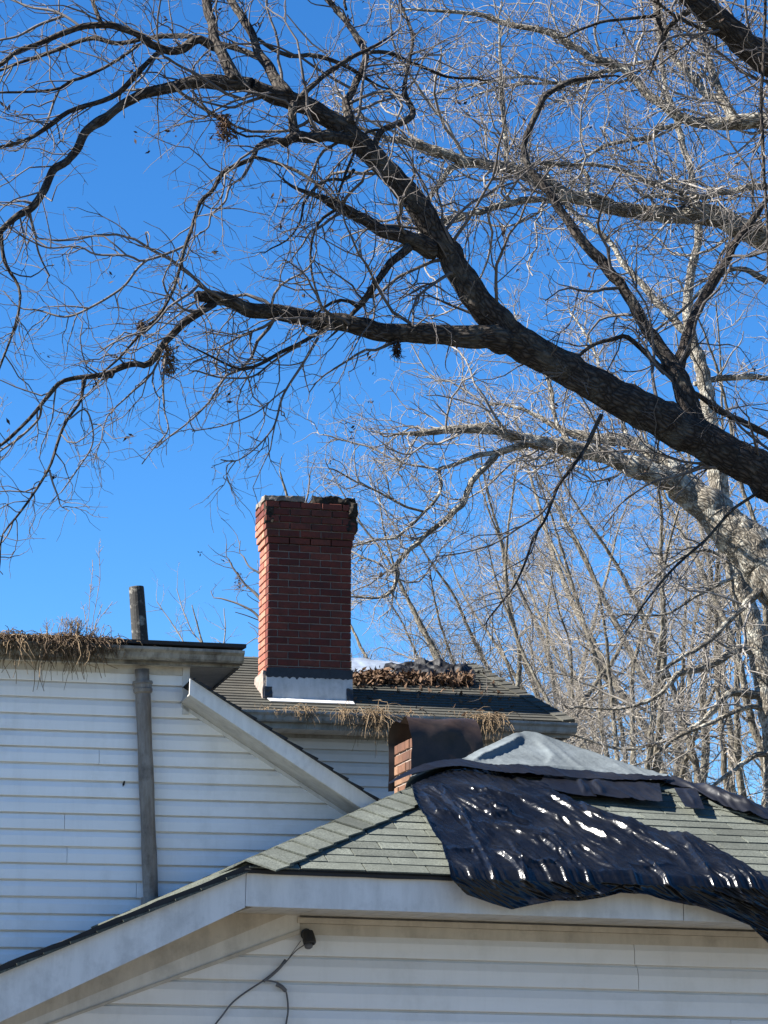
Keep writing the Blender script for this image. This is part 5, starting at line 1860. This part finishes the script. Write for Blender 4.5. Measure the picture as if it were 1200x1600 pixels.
for k, (px, dep, pi, sc) in enumerate(FAR):
    p = at_depth(px, 1100, dep)
    parts, cm = PROTO[pi]
    o = bpy.data.objects.new('woodland_tree', None)
    COL.objects.link(o)
    o.location = (p[0], p[1], 0.0)
    o.rotation_euler = (0, 0, (k * 2.4) % 6.28)
    o.scale = (sc, sc, sc)
    tag(o, 'bare grey-brown tree in the wood behind the rear house', 'tree', 'bare trees in the wood behind the houses')
    for nm, me in parts:
        q = bpy.data.objects.new(nm, me)
        COL.objects.link(q)
        q.parent = o
    if len(cm.materials) == 0:
        cm.materials.append(M['twig_far'])
    q = bpy.data.objects.new('crown', cm)
    COL.objects.link(q)
    q['kind'] = 'stuff'
    q.parent = o

# small tree tops showing between the vent pipe and the chimney
D_ = Traced(40.0)
D_.add([(345, 1790, 24), (340, 1400, 16), (330, 1150, 9), (322, 1040, 4.5), (312, 990, 2.6), (300, 945, 1.6)], 0.2)
D_.add([(328, 1100, 5), (300, 1040, 3), (285, 1000, 2.4), (262, 965, 1.8), (245, 940, 1.4)], 0.2)
D_.add([(326, 1070, 4), (345, 1020, 2.6), (352, 985, 2), (350, 950, 1.5)], 0.2)
D_.add([(318, 1010, 2.4), (300, 985, 2), (285, 950, 1.7), (276, 920, 1.4)], 0.2)
gD = [dict(d=4.0, rf=(0.3, 0.6), sl=90, n=7, s=4, rmax=0.012, rmin=0.0045, lmin=0.5, lmax=1.2, crook=0.2, trop=(0, 0, 0.06)),
      dict(d=3.0, rf=(0.5, 0.8), sl=60, n=5, s=3, rmin=0.0035, rmax=0.006, lmin=0.3, lmax=0.6, crook=0.24, back=2)]
finish(D_, 'sapling', 'thin pale sapling top showing between the vent pipe and brick chimney', 'tree', M['bark_far'], M['twig_far'], 1, gD, 0, base=at_depth(345, 1790, 40.0) * np.array([1, 1, 0]), minw=0.05)
E2_ = Traced(28.0)
E2_.add([(470, 1840, 40), (468, 1400, 30), (465, 1150, 20), (460, 1000, 12), (455, 900, 8), (452, 800, 5), (440, 745, 3)], 0.2)
E2_.add([(462, 1010, 8), (430, 970, 6), (405, 935, 5), (385, 915, 4), (365, 890, 3), (358, 875, 2.5)], 0.2)
E2_.add([(464, 1050, 8), (430, 1000, 6), (400, 960, 4.5), (375, 945, 3.5), (345, 935, 2.5)], 0.2)
E2_.add([(458, 950, 5), (430, 915, 4), (405, 895, 3.5), (388, 885, 3), (380, 870, 2.5)], 0.2)
E2_.add([(453, 820, 4), (475, 790, 3.5), (482, 762, 3), (484, 745, 2.5)], 0.2)
gE = [dict(d=3.2, rf=(0.3, 0.6), sl=70, n=7, s=4, rmax=0.012, rmin=0.005, lmin=0.3, lmax=0.9, crook=0.22, trop=(-0.03, 0, 0.05)),
      dict(d=3.2, rf=(0.5, 0.8), sl=70, n=5, s=3, rmin=0.0032, rmax=0.006, lmin=0.2, lmax=0.45, crook=0.26, back=2)]
sap, _ = finish(E2_, 'sapling', 'leafy-tipped sapling half hidden behind the tall brick chimney', 'tree', M['bark_far'], M['twig_oak'], 1, gE, 14, base=at_depth(470, 1840, 28.0) * np.array([1, 1, 0]), minw=0.05)
clump(374, 908, 28.0, 9, 28, 60, sap, M['straw_dark'], tr=E2_)

for o in BASES:
    if '_base' in o:
        del o['_base']
